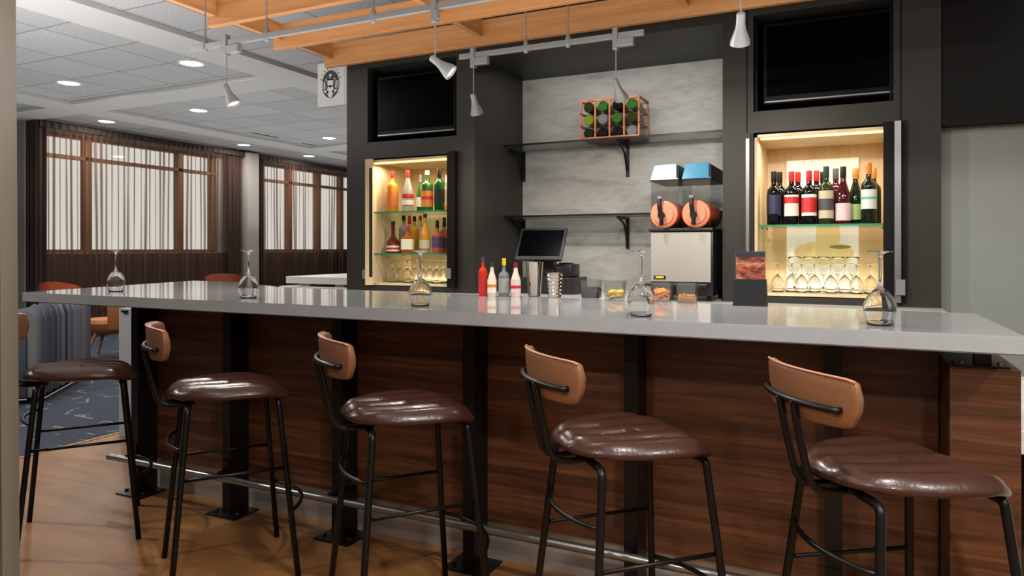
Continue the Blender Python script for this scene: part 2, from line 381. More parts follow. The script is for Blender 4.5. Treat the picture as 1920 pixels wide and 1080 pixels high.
# ------------------------------------------------------------------ back bar millwork
XL0, XL1 = -3.38, -2.298     # left tower
XR0, XR1 = -0.669, 0.415     # right tower
YB = 4.975
def tower(label, xa, xb, ox0, ox1, group_depth, nz0=1.03, nz1=1.955, tv0=2.075, tv1=2.62):
    t = thing('cabinet_tower', label, 'cabinet', (xa, YF, 0))
    w = xb-xa; o0 = ox0-xa; o1 = ox1-xa; D = YB-YF
    def ring(bm, d0, d1):
        bx(bm, 0, o0, d0, d1, 0.0, 2.79); bx(bm, o1, w, d0, d1, 0.0, 2.79)
    bm = NB(); ring(bm, 0, D)
    bx(bm, o0, o1, 0, D, 0.0, nz0); bx(bm, o0, o1, 0, D, nz1, tv0); bx(bm, o0, o1, 0, D, tv1, 2.79); bx(bm, o0, o1, D-0.02, D, nz0, 2.785)
    obj('carcass', bm, M['dark'], t)
    bm = NB()
    g = 0.004
    bx(bm, o0+g, o0+g+0.012, 0.05, D-0.03, tv0+g, tv1-g); bx(bm, o1-g-0.012, o1-g, 0.05, D-0.03, tv0+g, tv1-g); bx(bm, o0+g, o1-g, D-0.045, D-0.03, tv0+g, tv1-g)
    obj('recess_lining', bm, M['darker'], t, label='black lining of the television recess')
    return t
TL = tower('dark cabinet tower with spirits niche, left of the shelves', XL0, XL1, -3.19, -2.44, 0)
TR = tower('dark cabinet tower with wine bottle niche, right of the shelves', XR0, XR1, -0.50, 0.20, 0)
# vertical seams on right tower
bm = NB(); bx(bm, XR0+0.13, XR0+0.137, YF-0.004, YF+0.001, 1.0, 2.785)
bx(bm, XR1-0.185, XR1-0.178, YF-0.004, YF+0.001, 1.0, 2.785)
for v in bm.verts: v.co -= Vector((XR0, YF, 0))
obj('seam', bm, M['darker'], TR)
# header & recess ceiling
bm = NB(); bx(bm, XL1+0.001, XR0-0.001, YF, YF+0.06, 2.60, 2.79); bx(bm, XL1+0.001, XR0-0.001, YF+0.06, YB, 2.60, 2.64)
for v in bm.verts: v.co -= Vector((XL1, YF, 0))
hd = obj('soffit_header', bm, M['dark']); hd.location = (XL1, YF, 0); tag(hd, 'dark soffit bridging the two cabinet towers', 'soffit')
bm = NB(); bx(bm, XL0, XR1, YB+0.001, YB+0.1, 0, 2.79); struct('wall_bar', bm, M['concrete'], 'pale concrete look wall behind the shelves')
# back counter
bm = NB(); bx(bm, XL0-0.03, XL1, 3.96, YF-0.001, 0.96, 0.995); bx(bm, XL1+0.002, XR0-0.002, 3.96, YB-0.001, 0.96, 0.995); bx(bm, XR0, XR1, 3.96, YF-0.001, 0.96, 0.995)
tag(obj('back_counter', bm, M['counter']), 'long pale countertop under the cabinet towers behind the bar', 'countertop')
bm = NB(); bx(bm, XL0, XR1, 4.0, YF-0.001, 0.0, 0.958); bx(bm, XL1+0.002, XR0-0.002, YF, YB-0.002, 0, 0.958)
tag(obj('base_cabinet', bm, M['dark']), 'dark base cabinets carrying the back countertop', 'cabinet')

def niche(xa, xb, z0, z1, depth, label, tower_, doorleft, picture):
    t = thing('lit_niche', label, 'cabinet', ((xa+xb)/2, YF, z0))
    w = (xb-xa)/2-0.005; h = z1-z0-0.01; g = 0.005
    bm = NB()
    bx(bm, -w, -w+0.015, 0.012, depth, g, h); bx(bm, w-0.015, w, 0.012, depth, g, h)
    bx(bm, -w, w, 0.012, depth, g, 0.02); bx(bm, -w, w, 0.012, depth, h-0.015, h); bx(bm, -w, w, depth-0.012, depth, g, h)
    obj('lining', bm, M['maple'], t)
    bm = NB(); bx(bm, -w+0.03, w-0.03, 0.03, 0.05, h-0.028, h-0.016)
    obj('light_strip', bm, mat('led_strip', (255, 220, 170), 0.5, emit=(255, 205, 140), es=2), t)
    return t, w, h
NLx0, NLx1 = -3.19, -2.44
NL, wl, hl = niche(NLx0, NLx1, 1.03, 1.955, 0.55, 'lit beige niche holding the spirits bottles', None, True, False)
NR, wr, hr = niche(-0.50, 0.20, 1.03, 1.955, 0.58, 'lit beige niche holding the wine bottles', None, False, True)
def glass_shelf(x0, x1, z, y0, y1, label):
    t = thing('glass_shelf', label, 'shelf', ((x0+x1)/2, (y0+y1)/2, z))
    a = (x1-x0)/2; b_ = (y1-y0)/2
    bm = NB(); bx(bm, -a, a, -b_+0.004, b_, -0.010, 0); obj('pane', bm, M['shelfglass'], t)
    bm = NB(); bx(bm, -a, a, -b_, -b_+0.004, -0.011, 0.0); obj('front_edge', bm, M['shelfedge'], t)
    bm = NB()
    for sx in (-1, 1):
        for yy in (-b_*0.6, b_*0.6): lathe(bm, [(0.006, -0.022), (0.006, -0.011)], 10, sx*(a-0.012), yy)
    obj('shelf_pins', bm, M['chrome'], t)
ZS_L1, ZS_L2, ZS_R = 1.57, 1.265, 1.435
glass_shelf(NLx0+0.022, NLx1-0.022, ZS_L1, YF+0.05, YF+0.50, 'upper glass shelf in the spirits niche')
glass_shelf(NLx0+0.022, NLx1-0.022, ZS_L2, YF+0.05, YF+0.50, 'lower glass shelf in the spirits niche')
glass_shelf(-0.50+0.022, 0.20-0.022, ZS_R, YF+0.05, YF+0.50, 'glass shelf carrying the wine bottles')
# backlit pear picture in the wine niche
m = mat('backlit_picture', (240, 236, 220), 0.4); nt, b = base(m)
tc = nt.nodes.new('ShaderNodeTexCoord'); sp = nt.nodes.new('ShaderNodeSeparateXYZ'); nt.links.new(tc.outputs['Object'], sp.inputs[0])
def gauss(cx, cz, sx, sz):
    a = mth(nt, 'POWER', mth(nt, 'ABSOLUTE', mth(nt, 'DIVIDE', mth(nt, 'SUBTRACT', sp.outputs[0], cx), sx)), 2.0)
    c = mth(nt, 'POWER', mth(nt, 'ABSOLUTE', mth(nt, 'DIVIDE', mth(nt, 'SUBTRACT', sp.outputs[2], cz), sz)), 2.0)
    return mth(nt, 'LESS_THAN', mth(nt, 'ADD', mth(nt, 'ADD', a, c), mth(nt, 'MULTIPLY', noise(nt, tc.outputs['Object'], 9, 3), 0.5)), 1.25)
p1 = mth(nt, 'MAXIMUM', gauss(0.0, 0.24, 0.17, 0.075), gauss(0.02, 0.36, 0.07, 0.16))
c1 = mixc(nt, (246, 244, 232), (236, 214, 150), p1)
lf = mth(nt, 'MULTIPLY', gauss(0.09, 0.28, 0.06, 0.012), 1.0)
c1 = mixc(nt, c1, (150, 136, 70), lf)
nt.links.new(c1, b.inputs['Base Color']); nt.links.new(c1, b.inputs['Emission Color']); b.inputs['Emission Strength'].default_value = 0.34
bm = NB(); bx(bm, -0.215, 0.19, 0.545, 0.566, 0.025, 0.82)
obj('backlit_picture', bm, m, NR, label='backlit pale picture with a golden fruit shape')
# inner side boards of wine niche
# pocket doors
bm = NB(); bx(bm, NLx0-0.005, NLx0+0.075, YF-0.006, YF+0.008, 1.035, 1.95)
dl = thing('pocket_door', 'beige folded cabinet door at the left edge of the spirits niche', 'door', (NLx0+0.03, YF, 1.035))
bm = NB(); bx(bm, -0.035, 0.03, -0.022, -0.003, 0, 0.915); obj('door_panel', bm, M['maple'], dl)
bm = NB(); bx(bm, 0.004, 0.031, -0.026, -0.0225, 0.06, 0.85); obj('edge_strip', bm, M['dark'], dl)
bm = NB(); bx(bm, -0.065, -0.037, -0.018, -0.003, 0.045, 0.11); obj('lock_plate', bm, M['silver'], dl)
dl = thing('pocket_door', 'dark folded door with grey lock plate, right edge of the spirits niche', 'door', (NLx1, YF, 1.035))
bm = NB(); bx(bm, -0.05, 0.012, -0.045, -0.003, 0, 0.93); obj('door_panel', bm, M['darker'], dl)
bm = NB(); bx(bm, -0.052, -0.015, -0.06, -0.0455, 0.06, 0.13); obj('lock_plate', bm, M['silver'], dl)
dl = thing('pocket_door', 'narrow dark folded door at the left edge of the wine niche', 'door', (-0.5, YF, 1.02))
bm = NB(); bx(bm, -0.045, -0.012, -0.03, -0.003, 0, 0.93); obj('door_panel', bm, M['dark'], dl)
bm = NB(); bx(bm, -0.036, -0.018, -0.038, -0.0305, 0.0, 0.90); obj('edge_strip', bm, M['chrome'], dl)
dl = thing('pocket_door', 'dark folded door with silver edge, right of the wine niche', 'door', (0.2, YF, 1.02))
bm = NB(); bx(bm, -0.048, 0.0, -0.012, -0.003, 0, 0.945); bx(bm, 0.035, 0.06, -0.02, -0.003, 0, 0.945); obj('door_panel', bm, M['darker'], dl)
bm = NB(); bx(bm, 0.002, 0.032, -0.05, -0.003, 0, 0.94); obj('edge_strip', bm, M['chrome'], dl)
bm = NB(); bx(bm, 0.008, 0.05, -0.065, -0.051, 0.04, 0.12); obj('lock_plate', bm, M['silver'], dl)
# televisions
def tv(x0, x1, z0, z1, label):
    t = thing('television', label, 'television', ((x0+x1)/2, YF+0.06, z0))
    w = (x1-x0)/2; h = z1-z0
    bm = NB(); bx(bm, -w, w, 0, 0.05, 0, h, 0.006); obj('housing', bm, M['tvframe'], t)
    bm = NB(); bx(bm, -w+0.02, w-0.02, -0.003, 0, 0.045, h-0.02); obj('screen', bm, M['screen'], t)
    bm = NB(); bx(bm, -w+0.01, w-0.01, -0.006, -0.0005, 0.010, 0.018); obj('bottom_trim', bm, mat('tv_trim', (130, 132, 140), 0.3, metal=0.5), t, label='thin silver bottom trim')
    bm = NB(); bx(bm, -0.15, 0.15, 0.05, 0.5, h*0.3, h*0.7); obj('wall_mount', bm, M['black'], t)
tv(-3.15, -2.48, 2.115, 2.56, 'black television above the spirits niche')
tv(-0.455, 0.215, 2.12, 2.58, 'black television above the wine niche')
# shelves in the recess
def wall_shelf(z, label):
    t = thing('wall_shelf', label, 'shelf', ((XL1+XR0)/2, YB, z))
    a = (XR0-XL1)/2-0.003
    bm = NB(); bx(bm, -a, a, -0.325, -0.002, -0.012, 0.0); obj('pane', bm, M['smokedglass'], t)
    bm = NB(); bx(bm, -a, a, -0.33, -0.3255, -0.014, 0.0); obj('front_edge', bm, M['black'], t)
    for x in (ony(1176, YB-0.02)-(XL1+XR0)/2, -a+0.012):
        bm = NB()
        bx(bm, x-0.011, x+0.011, -0.018, -0.002, -0.24, -0.014)
        bx(bm, x-0.011, x+0.011, -0.24, -0.002, -0.032, -0.0145)
        tube(bm, smoothpath([(x, -0.20, -0.035), (x, -0.09, -0.075), (x, -0.02, -0.20)], 5), 0.008, 8)
        obj('bracket', bm, M['black'], t)
wall_shelf(2.06, 'upper smoked glass shelf carrying the bottle crate')
wall_shelf(1.54, 'lower smoked glass shelf above the touchscreen register')

# ------------------------------------------------------------------ bottles
PROF = dict(
    bordeaux=[(0.0, 0.0), (0.95, 0.0), (1, 0.015), (1, 0.60), (0.93, 0.66), (0.6, 0.71), (0.38, 0.745), (0.36, 0.80), (0.36, 1.0), (0.0, 1.0)],
    burgundy=[(0.0, 0.0), (0.95, 0.0), (1, 0.015), (1, 0.42), (0.9, 0.52), (0.62, 0.64), (0.40, 0.74), (0.36, 0.80), (0.36, 1.0), (0.0, 1.0)],
    liquor=[(0.0, 0.0), (0.95, 0.0), (1, 0.02), (1, 0.62), (0.97, 0.66), (0.80, 0.70), (0.45, 0.73), (0.34, 0.77), (0.32, 1.0), (0.0, 1.0)],
    taper=[(0.0, 0.0), (0.8, 0.0), (0.88, 0.03), (1.0, 0.42), (0.85, 0.56), (0.5, 0.70), (0.34, 0.80), (0.32, 1.0), (0.0, 1.0)],
    squat=[(0.0, 0.0), (0.92, 0.0), (1, 0.03), (1, 0.28), (0.8, 0.40), (0.45, 0.48), (0.32, 0.54), (0.28, 0.62), (0.27, 1.0), (0.0, 1.0)],
    square=[(0.0, 0.0), (0.95, 0.0), (1, 0.02), (1, 0.55), (0.93, 0.60), (0.45, 0.66), (0.3, 0.70), (0.3, 1.0), (0.0, 1.0)],
    tonic=[(0.0, 0.0), (0.92, 0.0), (1, 0.03), (1, 0.50), (0.85, 0.58), (0.5, 0.72), (0.38, 0.85), (0.36, 1.0), (0.0, 1.0)])
def bottle(label, x, y, z, h, r, kind, body, cap, capfrac=0.2, lab=None, lz=(0.2, 0.5), group=None, lab2=None, l2=None, boxy=False, cat='bottle', prnt=None):
    t = thing('bottle', label, cat, (x, y, z), random.random()*0.4, group)
    pf = [(max(a*r, 0.0004), b_*h) for a, b_ in PROF[kind]]
    n = 22
    def LB(pf, ext=0.0, cap_=True):
        bm = NB(); lathe(bm, [(a+ext, b_) for a, b_ in pf], n, cap=cap_)
        if boxy:
            for v in bm.verts:
                rr = math.hypot(v.co.x, v.co.y)
                if rr > 0.5*r:
                    th = math.atan2(v.co.y, v.co.x); k = (abs(math.cos(th))**5+abs(math.sin(th))**5)**(-1/5.0)
                    v.co.x *= k*0.98; v.co.y *= k*0.75
        return bm
    obj('glass_body', LB(pf), body, t, True)
    if cap:
        kr = PROF[kind][-2][0]*r+0.0015
        bm = NB(); lathe(bm, [(kr, h*(1-capfrac)), (kr+0.0008, h*(1-capfrac)+0.002), (kr, h*1.005), (0.001, h*1.005)], 16); obj('cap', bm, cap, t, True)
    if lab:
        bm = LB([(r, lz[0]*h), (r, lz[1]*h)], 0.0012, False); obj('paper_label', bm, lab, t, True, recalc=False)
        if lab2:
            bm = LB([(r, l2[0]*h), (r, l2[1]*h)], 0.0022, False); obj('label_print', bm, lab2, t, True, recalc=False)
    return t
G_sp1 = 'bottles on the upper spirits shelf'; G_sp2 = 'bottles on the lower spirits shelf'; G_w = 'wine bottles on the glass shelf'
yfr = YF+0.13; ybk = YF+0.30
def bx_at(u, y): return ony(u, y)
z = ZS_L1
bottle('golden orange spirit bottle with red cap, leftmost on the upper shelf', bx_at(736, yfr), yfr, z, 0.30, 0.042, 'liquor', B['orange'], C_['red'], 0.17, C_['labelorange'], (0.12, 0.50), G_sp1)
bottle('clear spirit bottle with red cap and printed front on upper shelf', bx_at(765, yfr), yfr, z, 0.30, 0.043, 'taper', B['clear'], C_['red'], 0.17, C_['cream'], (0.16, 0.28), G_sp1, C_['red'], (0.34, 0.42))
bottle('small green bottle half hidden behind the orange labelled one', bx_at(789, ybk), ybk, z, 0.285, 0.034, 'taper', B['green'], C_['grey'], 0.2, C_['pale'], (0.15, 0.4), G_sp1)
bottle('green shouldered clear bottle with a wide orange label', bx_at(801, yfr), yfr, z, 0.29, 0.043, 'liquor', B['green'], C_['cream'], 0.10, C_['labelorange'], (0.10, 0.50), G_sp1, C_['red'], (0.28, 0.36))
bottle('bright green bottle with black label, rightmost full one on the upper shelf', bx_at(824, yfr), yfr, z, 0.305, 0.037, 'bordeaux', B['dkgreen'], C_['black'], 0.22, C_['black'], (0.18, 0.50), G_sp1)
bottle('pale clear bottle cut off by the right door on the upper shelf', bx_at(838, ybk), ybk, z, 0.27, 0.036, 'liquor', B['clear'], C_['cream'], 0.2, C_['labelorange'], (0.05, 0.18), G_sp1)
z = ZS_L2
bottle('round dark red liqueur bottle with long red neck', bx_at(737, yfr), yfr, z, 0.235, 0.050, 'squat', B['darkred'], C_['black'], 0.10, C_['cream'], (0.06, 0.24), G_sp2, C_['red'], (0.12, 0.18))
bottle('clear bottle with black cap behind the round red one', bx_at(757, YF+.22), YF+.22, z, 0.28, 0.036, 'liquor', B['smoke'], C_['black'], 0.13, None, (0, 1), G_sp2)
bottle('clear bottle with tall red cap at the back of the lower shelf', bx_at(768, YF+.34), YF+.34, z, 0.285, 0.036, 'liquor', B['clear'], C_['red'], 0.22, None, (0, 1), G_sp2)
bottle('square amber bottle with broad cream label on lower shelf', bx_at(764, yfr), yfr, z, 0.20, 0.045, 'square', B['amber'], C_['red'], 0.2, C_['cream'], (0.14, 0.52), G_sp2, boxy=True)
bottle('pale bottle with black cap between the amber ones', bx_at(777, YF+.25), YF+.25, z, 0.275, 0.036, 'liquor', B['gold'], C_['black'], 0.13, None, (0, 1), G_sp2)
bottle('clear bottle with small red cap at the back right', bx_at(788, YF+.36), YF+.36, z, 0.285, 0.034, 'liquor', B['clear'], C_['red'], 0.12, None, (0, 1), G_sp2)
bottle('tall golden bottle with dark neck in the middle of the lower shelf', bx_at(797, yfr), yfr, z, 0.285, 0.040, 'taper', B['gold'], C_['dkgreen'], 0.1, C_['beige'], (0.12, 0.34), G_sp2)
bottle('copper whiskey bottle with purple label and black stopper', bx_at(820, yfr), yfr, z, 0.235, 0.036, 'square', B['pinkamber'], C_['black'], 0.22, C_['purple'], (0.18, 0.50), G_sp2, boxy=True)
bottle('copper whiskey bottle with dark cap against the right door', bx_at(833, yfr+0.08), yfr+0.08, z, 0.26, 0.036, 'square', B['pinkamber'], C_['black'], 0.26, C_['purple'], (0.14, 0.42), G_sp2, boxy=True)
z = ZS_R; yf2 = YF+0.10; yb2 = YF+0.24
wines = [
 ('wine bottle with navy label, leftmost on the glass shelf', 1451, yf2, 0.305, 'bordeaux', 'wine', 'black', 'navy', (0.20, 0.56), None, None),
 ('dark wine bottle tucked behind the navy labelled one', 1462, yb2, 0.315, 'bordeaux', 'wine', 'black', None, (0, 1), None, None),
 ('wine bottle with red capsule and cream label with red band', 1484, yf2, 0.30, 'bordeaux', 'wine', 'red', 'cream', (0.16, 0.56), 'red', (0.40, 0.52)),
 ('red capped bottle behind the cream and red labelled wine', 1496, yb2, 0.31, 'bordeaux', 'wine', 'red', None, (0, 1), None, None),
 ('wine bottle whose white label carries a big red block', 1517, yf2, 0.30, 'bordeaux', 'wine', 'red', 'white', (0.16, 0.56), 'red', (0.22, 0.50)),
 ('red capped bottle behind the red block labelled wine', 1531, yb2, 0.312, 'bordeaux', 'wine', 'red', None, (0, 1), None, None),
 ('dark bottle hidden behind the beige labelled wine', 1543, yb2+0.1, 0.315, 'bordeaux', 'wine', 'black', None, (0, 1), None, None),
 ('tall wine bottle with beige picture label', 1549, yf2, 0.32, 'bordeaux', 'dkolive', 'dkgreen', 'beige', (0.10, 0.58), 'dkgrey', (0.24, 0.44)),
 ('red wine bottle behind, between beige and pink labels', 1567, yb2, 0.32, 'bordeaux', 'winered', 'dkgrey', None, (0, 1), None, None),
 ('sloping red wine bottle with pale pink label', 1581, yf2, 0.315, 'burgundy', 'winered', 'black', 'pink', (0.06, 0.36), None, None),
 ('wine bottle with orange capsule and small green label', 1604, yf2+0.075, 0.31, 'burgundy', 'winegreen', 'orange', 'lime', (0.08, 0.36), None, None),
 ('wine bottle with orange capsule and wide pale green label', 1629, yf2, 0.33, 'bordeaux', 'winegreen', 'orange', 'pale', (0.24, 0.56), 'teal', (0.40, 0.44)),
 ('orange capped bottle behind the pale green labelled wine', 1638, yb2, 0.315, 'bordeaux', 'winegreen', 'orange', None, (0, 1), None, None)]
for (l, u, y, h, k, bmx, cp, lb, lz, l2c, l2) in wines:
    bottle(l, bx_at(u, y), y, z, h, 0.0385, k, B[bmx], C_[cp], 0.19, C_[lb] if lb else None, lz, G_w, C_[l2c] if l2c else None, l2)

# ------------------------------------------------------------------ wine glasses
def glass_profile(H, rb, rr):
    # measured with the rim down at z = 0 and the foot on top
    o = [(rr, 0.0), (rr*1.10, 0.015), (rb*0.97, 0.035), (rb, 0.050), (rb*0.96, 0.065), (rb*0.80, 0.084), (rb*0.50, 0.101), (rb*0.22, 0.112), (0.0055, 0.122), (0.0042, 0.15), (0.0042, H-0.03), (0.007, H-0.012), (0.020, H-0.005), (0.036, H-0.0025), (0.037, H), (0.0005, H)]
    i = [(0.0005, 0.109), (rb*0.20, 0.107), (rb*0.48-0.001, 0.098), (rb*0.79-0.0015, 0.082), (rb*0.95-0.0016, 0.064), (rb-0.0016, 0.050), (rb*0.97-0.0015, 0.035), (rr*1.10-0.0013, 0.015), (rr-0.0012, 0.0)]
    return i+o
def wineglass(label, x, y, z, H=0.225, rb=0.047, rr=0.036, upright=False, group=None, n=28, s=1.0):
    t = thing('wine_glass', label, 'wine glass', (x, y, z), 0, group)
    pf = glass_profile(H, rb, rr)
    pf = [(a*s, b_*s) for a, b_ in pf]
    if upright: pf = [(a, H*s-b_) for a, b_ in pf]
    bm = NB(); lathe(bm, pf, n, cap=True)
    obj('glass_bowl', bm, M['glass'], t, 'full')
    return t
ZT = 1.067
GG = 'upturned wine glasses along the bar top'
for (u, v, l) in ((217, 546, 'upturned wine glass nearest the left end of the bar'), (466, 558, 'upturned wine glass before the gap between the curtains'),
                  (788, 573, 'upturned wine glass in front of the spirits niche'), (1202, 592, 'upturned wine glass in front of the lemon tub and drink machine'),
                  (1650, 609, 'largest upturned wine glass, nearest the right end of the bar')):
    x, y = onz(u, v, ZT+0.001); wineglass(l, x, y, ZT+0.0008, group=GG)
GN = 'upturned glasses at the bottom of the wine niche'
for i, u in enumerate((1458, 1484, 1503, 1527, 1558, 1584, 1606, 1632)):
    y = YF+0.14+(0.05 if i % 2 else 0)
    t = wineglass('small upturned glass on the floor of the wine niche', bx_at(u, y), y, 1.0515, 0.165/0.85, 0.043, 0.035, group=GN, n=18, s=0.85)
GN2 = 'upright glasses behind the upturned ones in the wine niche'
for i, u in enumerate((1490, 1517, 1544, 1571, 1598)):
    y = YF+0.38
    wineglass('upright glass in the back row of the wine niche', bx_at(u, y), y, 1.0515, 0.21, 0.044, 0.036, True, GN2, 18, 0.95)
GN3 = 'upturned glasses at the bottom of the spirits niche'
for i, u in enumerate((736, 750, 764, 778, 792, 806, 819, 831)):
    y = YF+(0.26 if i % 2 else 0.13)
    wineglass('small upturned glass on the floor of the spirits niche', bx_at(u, y), y, 1.0515, 0.185, 0.043, 0.036, False, GN3, 16, 0.9)

# ------------------------------------------------------------------ the bar
FLc, FRc, BRc, BLc = (-3.985, 2.262), (0.42, 2.262), (0.405, 3.011), (-4.31, 3.63)
bm = NB(); prism(bm, [FLc, FRc, BRc, onz(530, 539, ZT), onz(449, 529, ZT), onz(364, 526, ZT)], 1.016, ZT)
bmesh.ops.bevel(bm, geom=list(bm.edges), offset=0.004, segments=2, affect='EDGES')
bar = obj('stone_countertop', bm, M['quartz'], None, True); tag(bar, 'long glossy pale grey stone bar top', 'countertop')
bt = thing('panelled_bar', 'walnut panelled bar front under the stone top', 'bar', (-1.5, 2.62, 0))
PX = []
for u in (417, 622, 868, 1170, 1546): PX.append(ony(u, 2.50))
PX = [ony(246, 2.50)]+PX
edges = [-3.50]+[p+0.02 for p in PX[1:]]+[0.254]
for i in range(len(edges)-1):
    bm = NB(); bx(bm, edges[i]+0.003+1.5, edges[i+1]-0.003+1.5, 0, 0.025, 0.165, 1.014)
    obj('wood_panel', bm, M['walnut'], bt)
bm = NB(); bx(bm, -3.50+1.5, 0.252+1.5, 0.03, 0.06, 0.0, 1.014); bx(bm, -3.50+1.5, -3.47+1.5, 0.06, 0.5, 0, 1.014); obj('carcass', bm, M['darker'], bt)
bm = NB(); bx(bm, -3.50+1.5, 0.252+1.5, 0.022, 0.029, 0.0, 0.162); obj('kick_plate', bm, M['kick'], bt, label='brushed metal kick plate')
# pier at the right
pr = thing('bar_pier', 'lower walnut pier at the right end of the bar front', 'bar', (0.340, 2.455, 0))
bm = NB(); bx(bm, -0.085, 0.085, -0.08, 0.5, 0.0, 0.962, 0.002); obj('pier_body', bm, M['walnut'], pr)
bm = NB(); bx(bm, -0.02, 0.02, -0.055, -0.005, 0.968, 1.015); bx(bm, -0.07, 0.062, -0.075, 0.02, 0.9625, 0.968); obj('support_bracket', bm, M['black'], pr)
for xx in (-0.052, 0.04):
    bm = NB(); lathe(bm, [(0.006, 0.968), (0.006, 0.975), (0.003, 0.978)], 8, xx, -0.05); obj('bolt', bm, M['chrome'], pr)
# posts
lb = ['dark steel bar post at the left end behind the first stool', 'dark steel bar post behind the second stool from the left', 'dark steel bar post behind the third stool backrest',
      'dark steel bar post between the middle stool and the fourth stool', 'dark steel bar post behind the fourth stool seat', 'dark steel bar post behind the nearest stool at right']
for i, x in enumerate(PX):
    t = thing('steel_post', lb[i], 'post', (x+0.026, 2.555, 0), 0, 'steel posts along the bar front')
    bm = NB(); bx(bm, -0.026, 0.026, -0.055, -0.045, 0.008, 1.014); bx(bm, -0.006, 0.006, -0.045, 0.052, 0.008, 1.014); bx(bm, -0.026, 0.026, 0.052, 0.062, 0.008, 1.014)
    bx(bm, 0.016, 0.026, -0.045, 0.052, 0.008, 1.014)
    obj('beam', bm, M['black'], t)
    bm = NB(); bx(bm, -0.095, 0.095, -0.095, 0.062, 0.0, 0.008); obj('base_plate', bm, M['black'], t)
    for sx in (-0.07, 0.07):
        bm = NB(); lathe(bm, [(0.010, 0.008), (0.010, 0.016), (0.006, 0.02)], 6, sx, -0.05); obj('bolt', bm, M['black'], t, label='black anchor bolt')
    bm = NB(); bx(bm, -0.012, 0.012, -0.100, -0.0555, 0.212, 0.222); bx(bm, -0.02, 0.02, -0.062, -0.0555, 0.19, 0.27); obj('rail_bracket', bm, M['black'], t)
rl = thing('foot_rail', 'round silver foot rail along the bar front', 'foot rail', (-1.5, 2.457, 0.195))
bm = NB(); tube(bm, [(ony(206, 2.457)+1.5, 0, 0), (1.72, 0, 0)], 0.0165, 16); obj('rail_tube', bm, M['chrome'], rl, True)
bm = NB(); tube(bm, [(ony(206, 2.457)+1.492, 0, 0), (ony(206, 2.457)+1.5, 0, 0)], 0.0175, 16); obj('end_cap', bm, M['silver'], rl, True)
# low grey end partition under the left end
bm = NB(); bx(bm, -0.5, 0.5, -0.03, 0.03, 0, 0.885)
pw = obj('end_partition', bm, mat('pale_grey_laminate', (160, 162, 168), 0.5)); pw.location = (-4.1, 3.28, 0); tag(pw, 'pale grey low partition under the left end of the bar', 'partition')
bm = NB(); prism_xz(bm, [(-0.02, -0.015), (0.02, -0.015), (0.03, 0.0), (-0.03, 0.0)], -0.015, 0)
x_, z_ = ony(234, 3.245, 580)
oh = obj('bag_hook', bm, M['black'], pw); oh.location = (x_+4.1, -0.0305, 0.872)

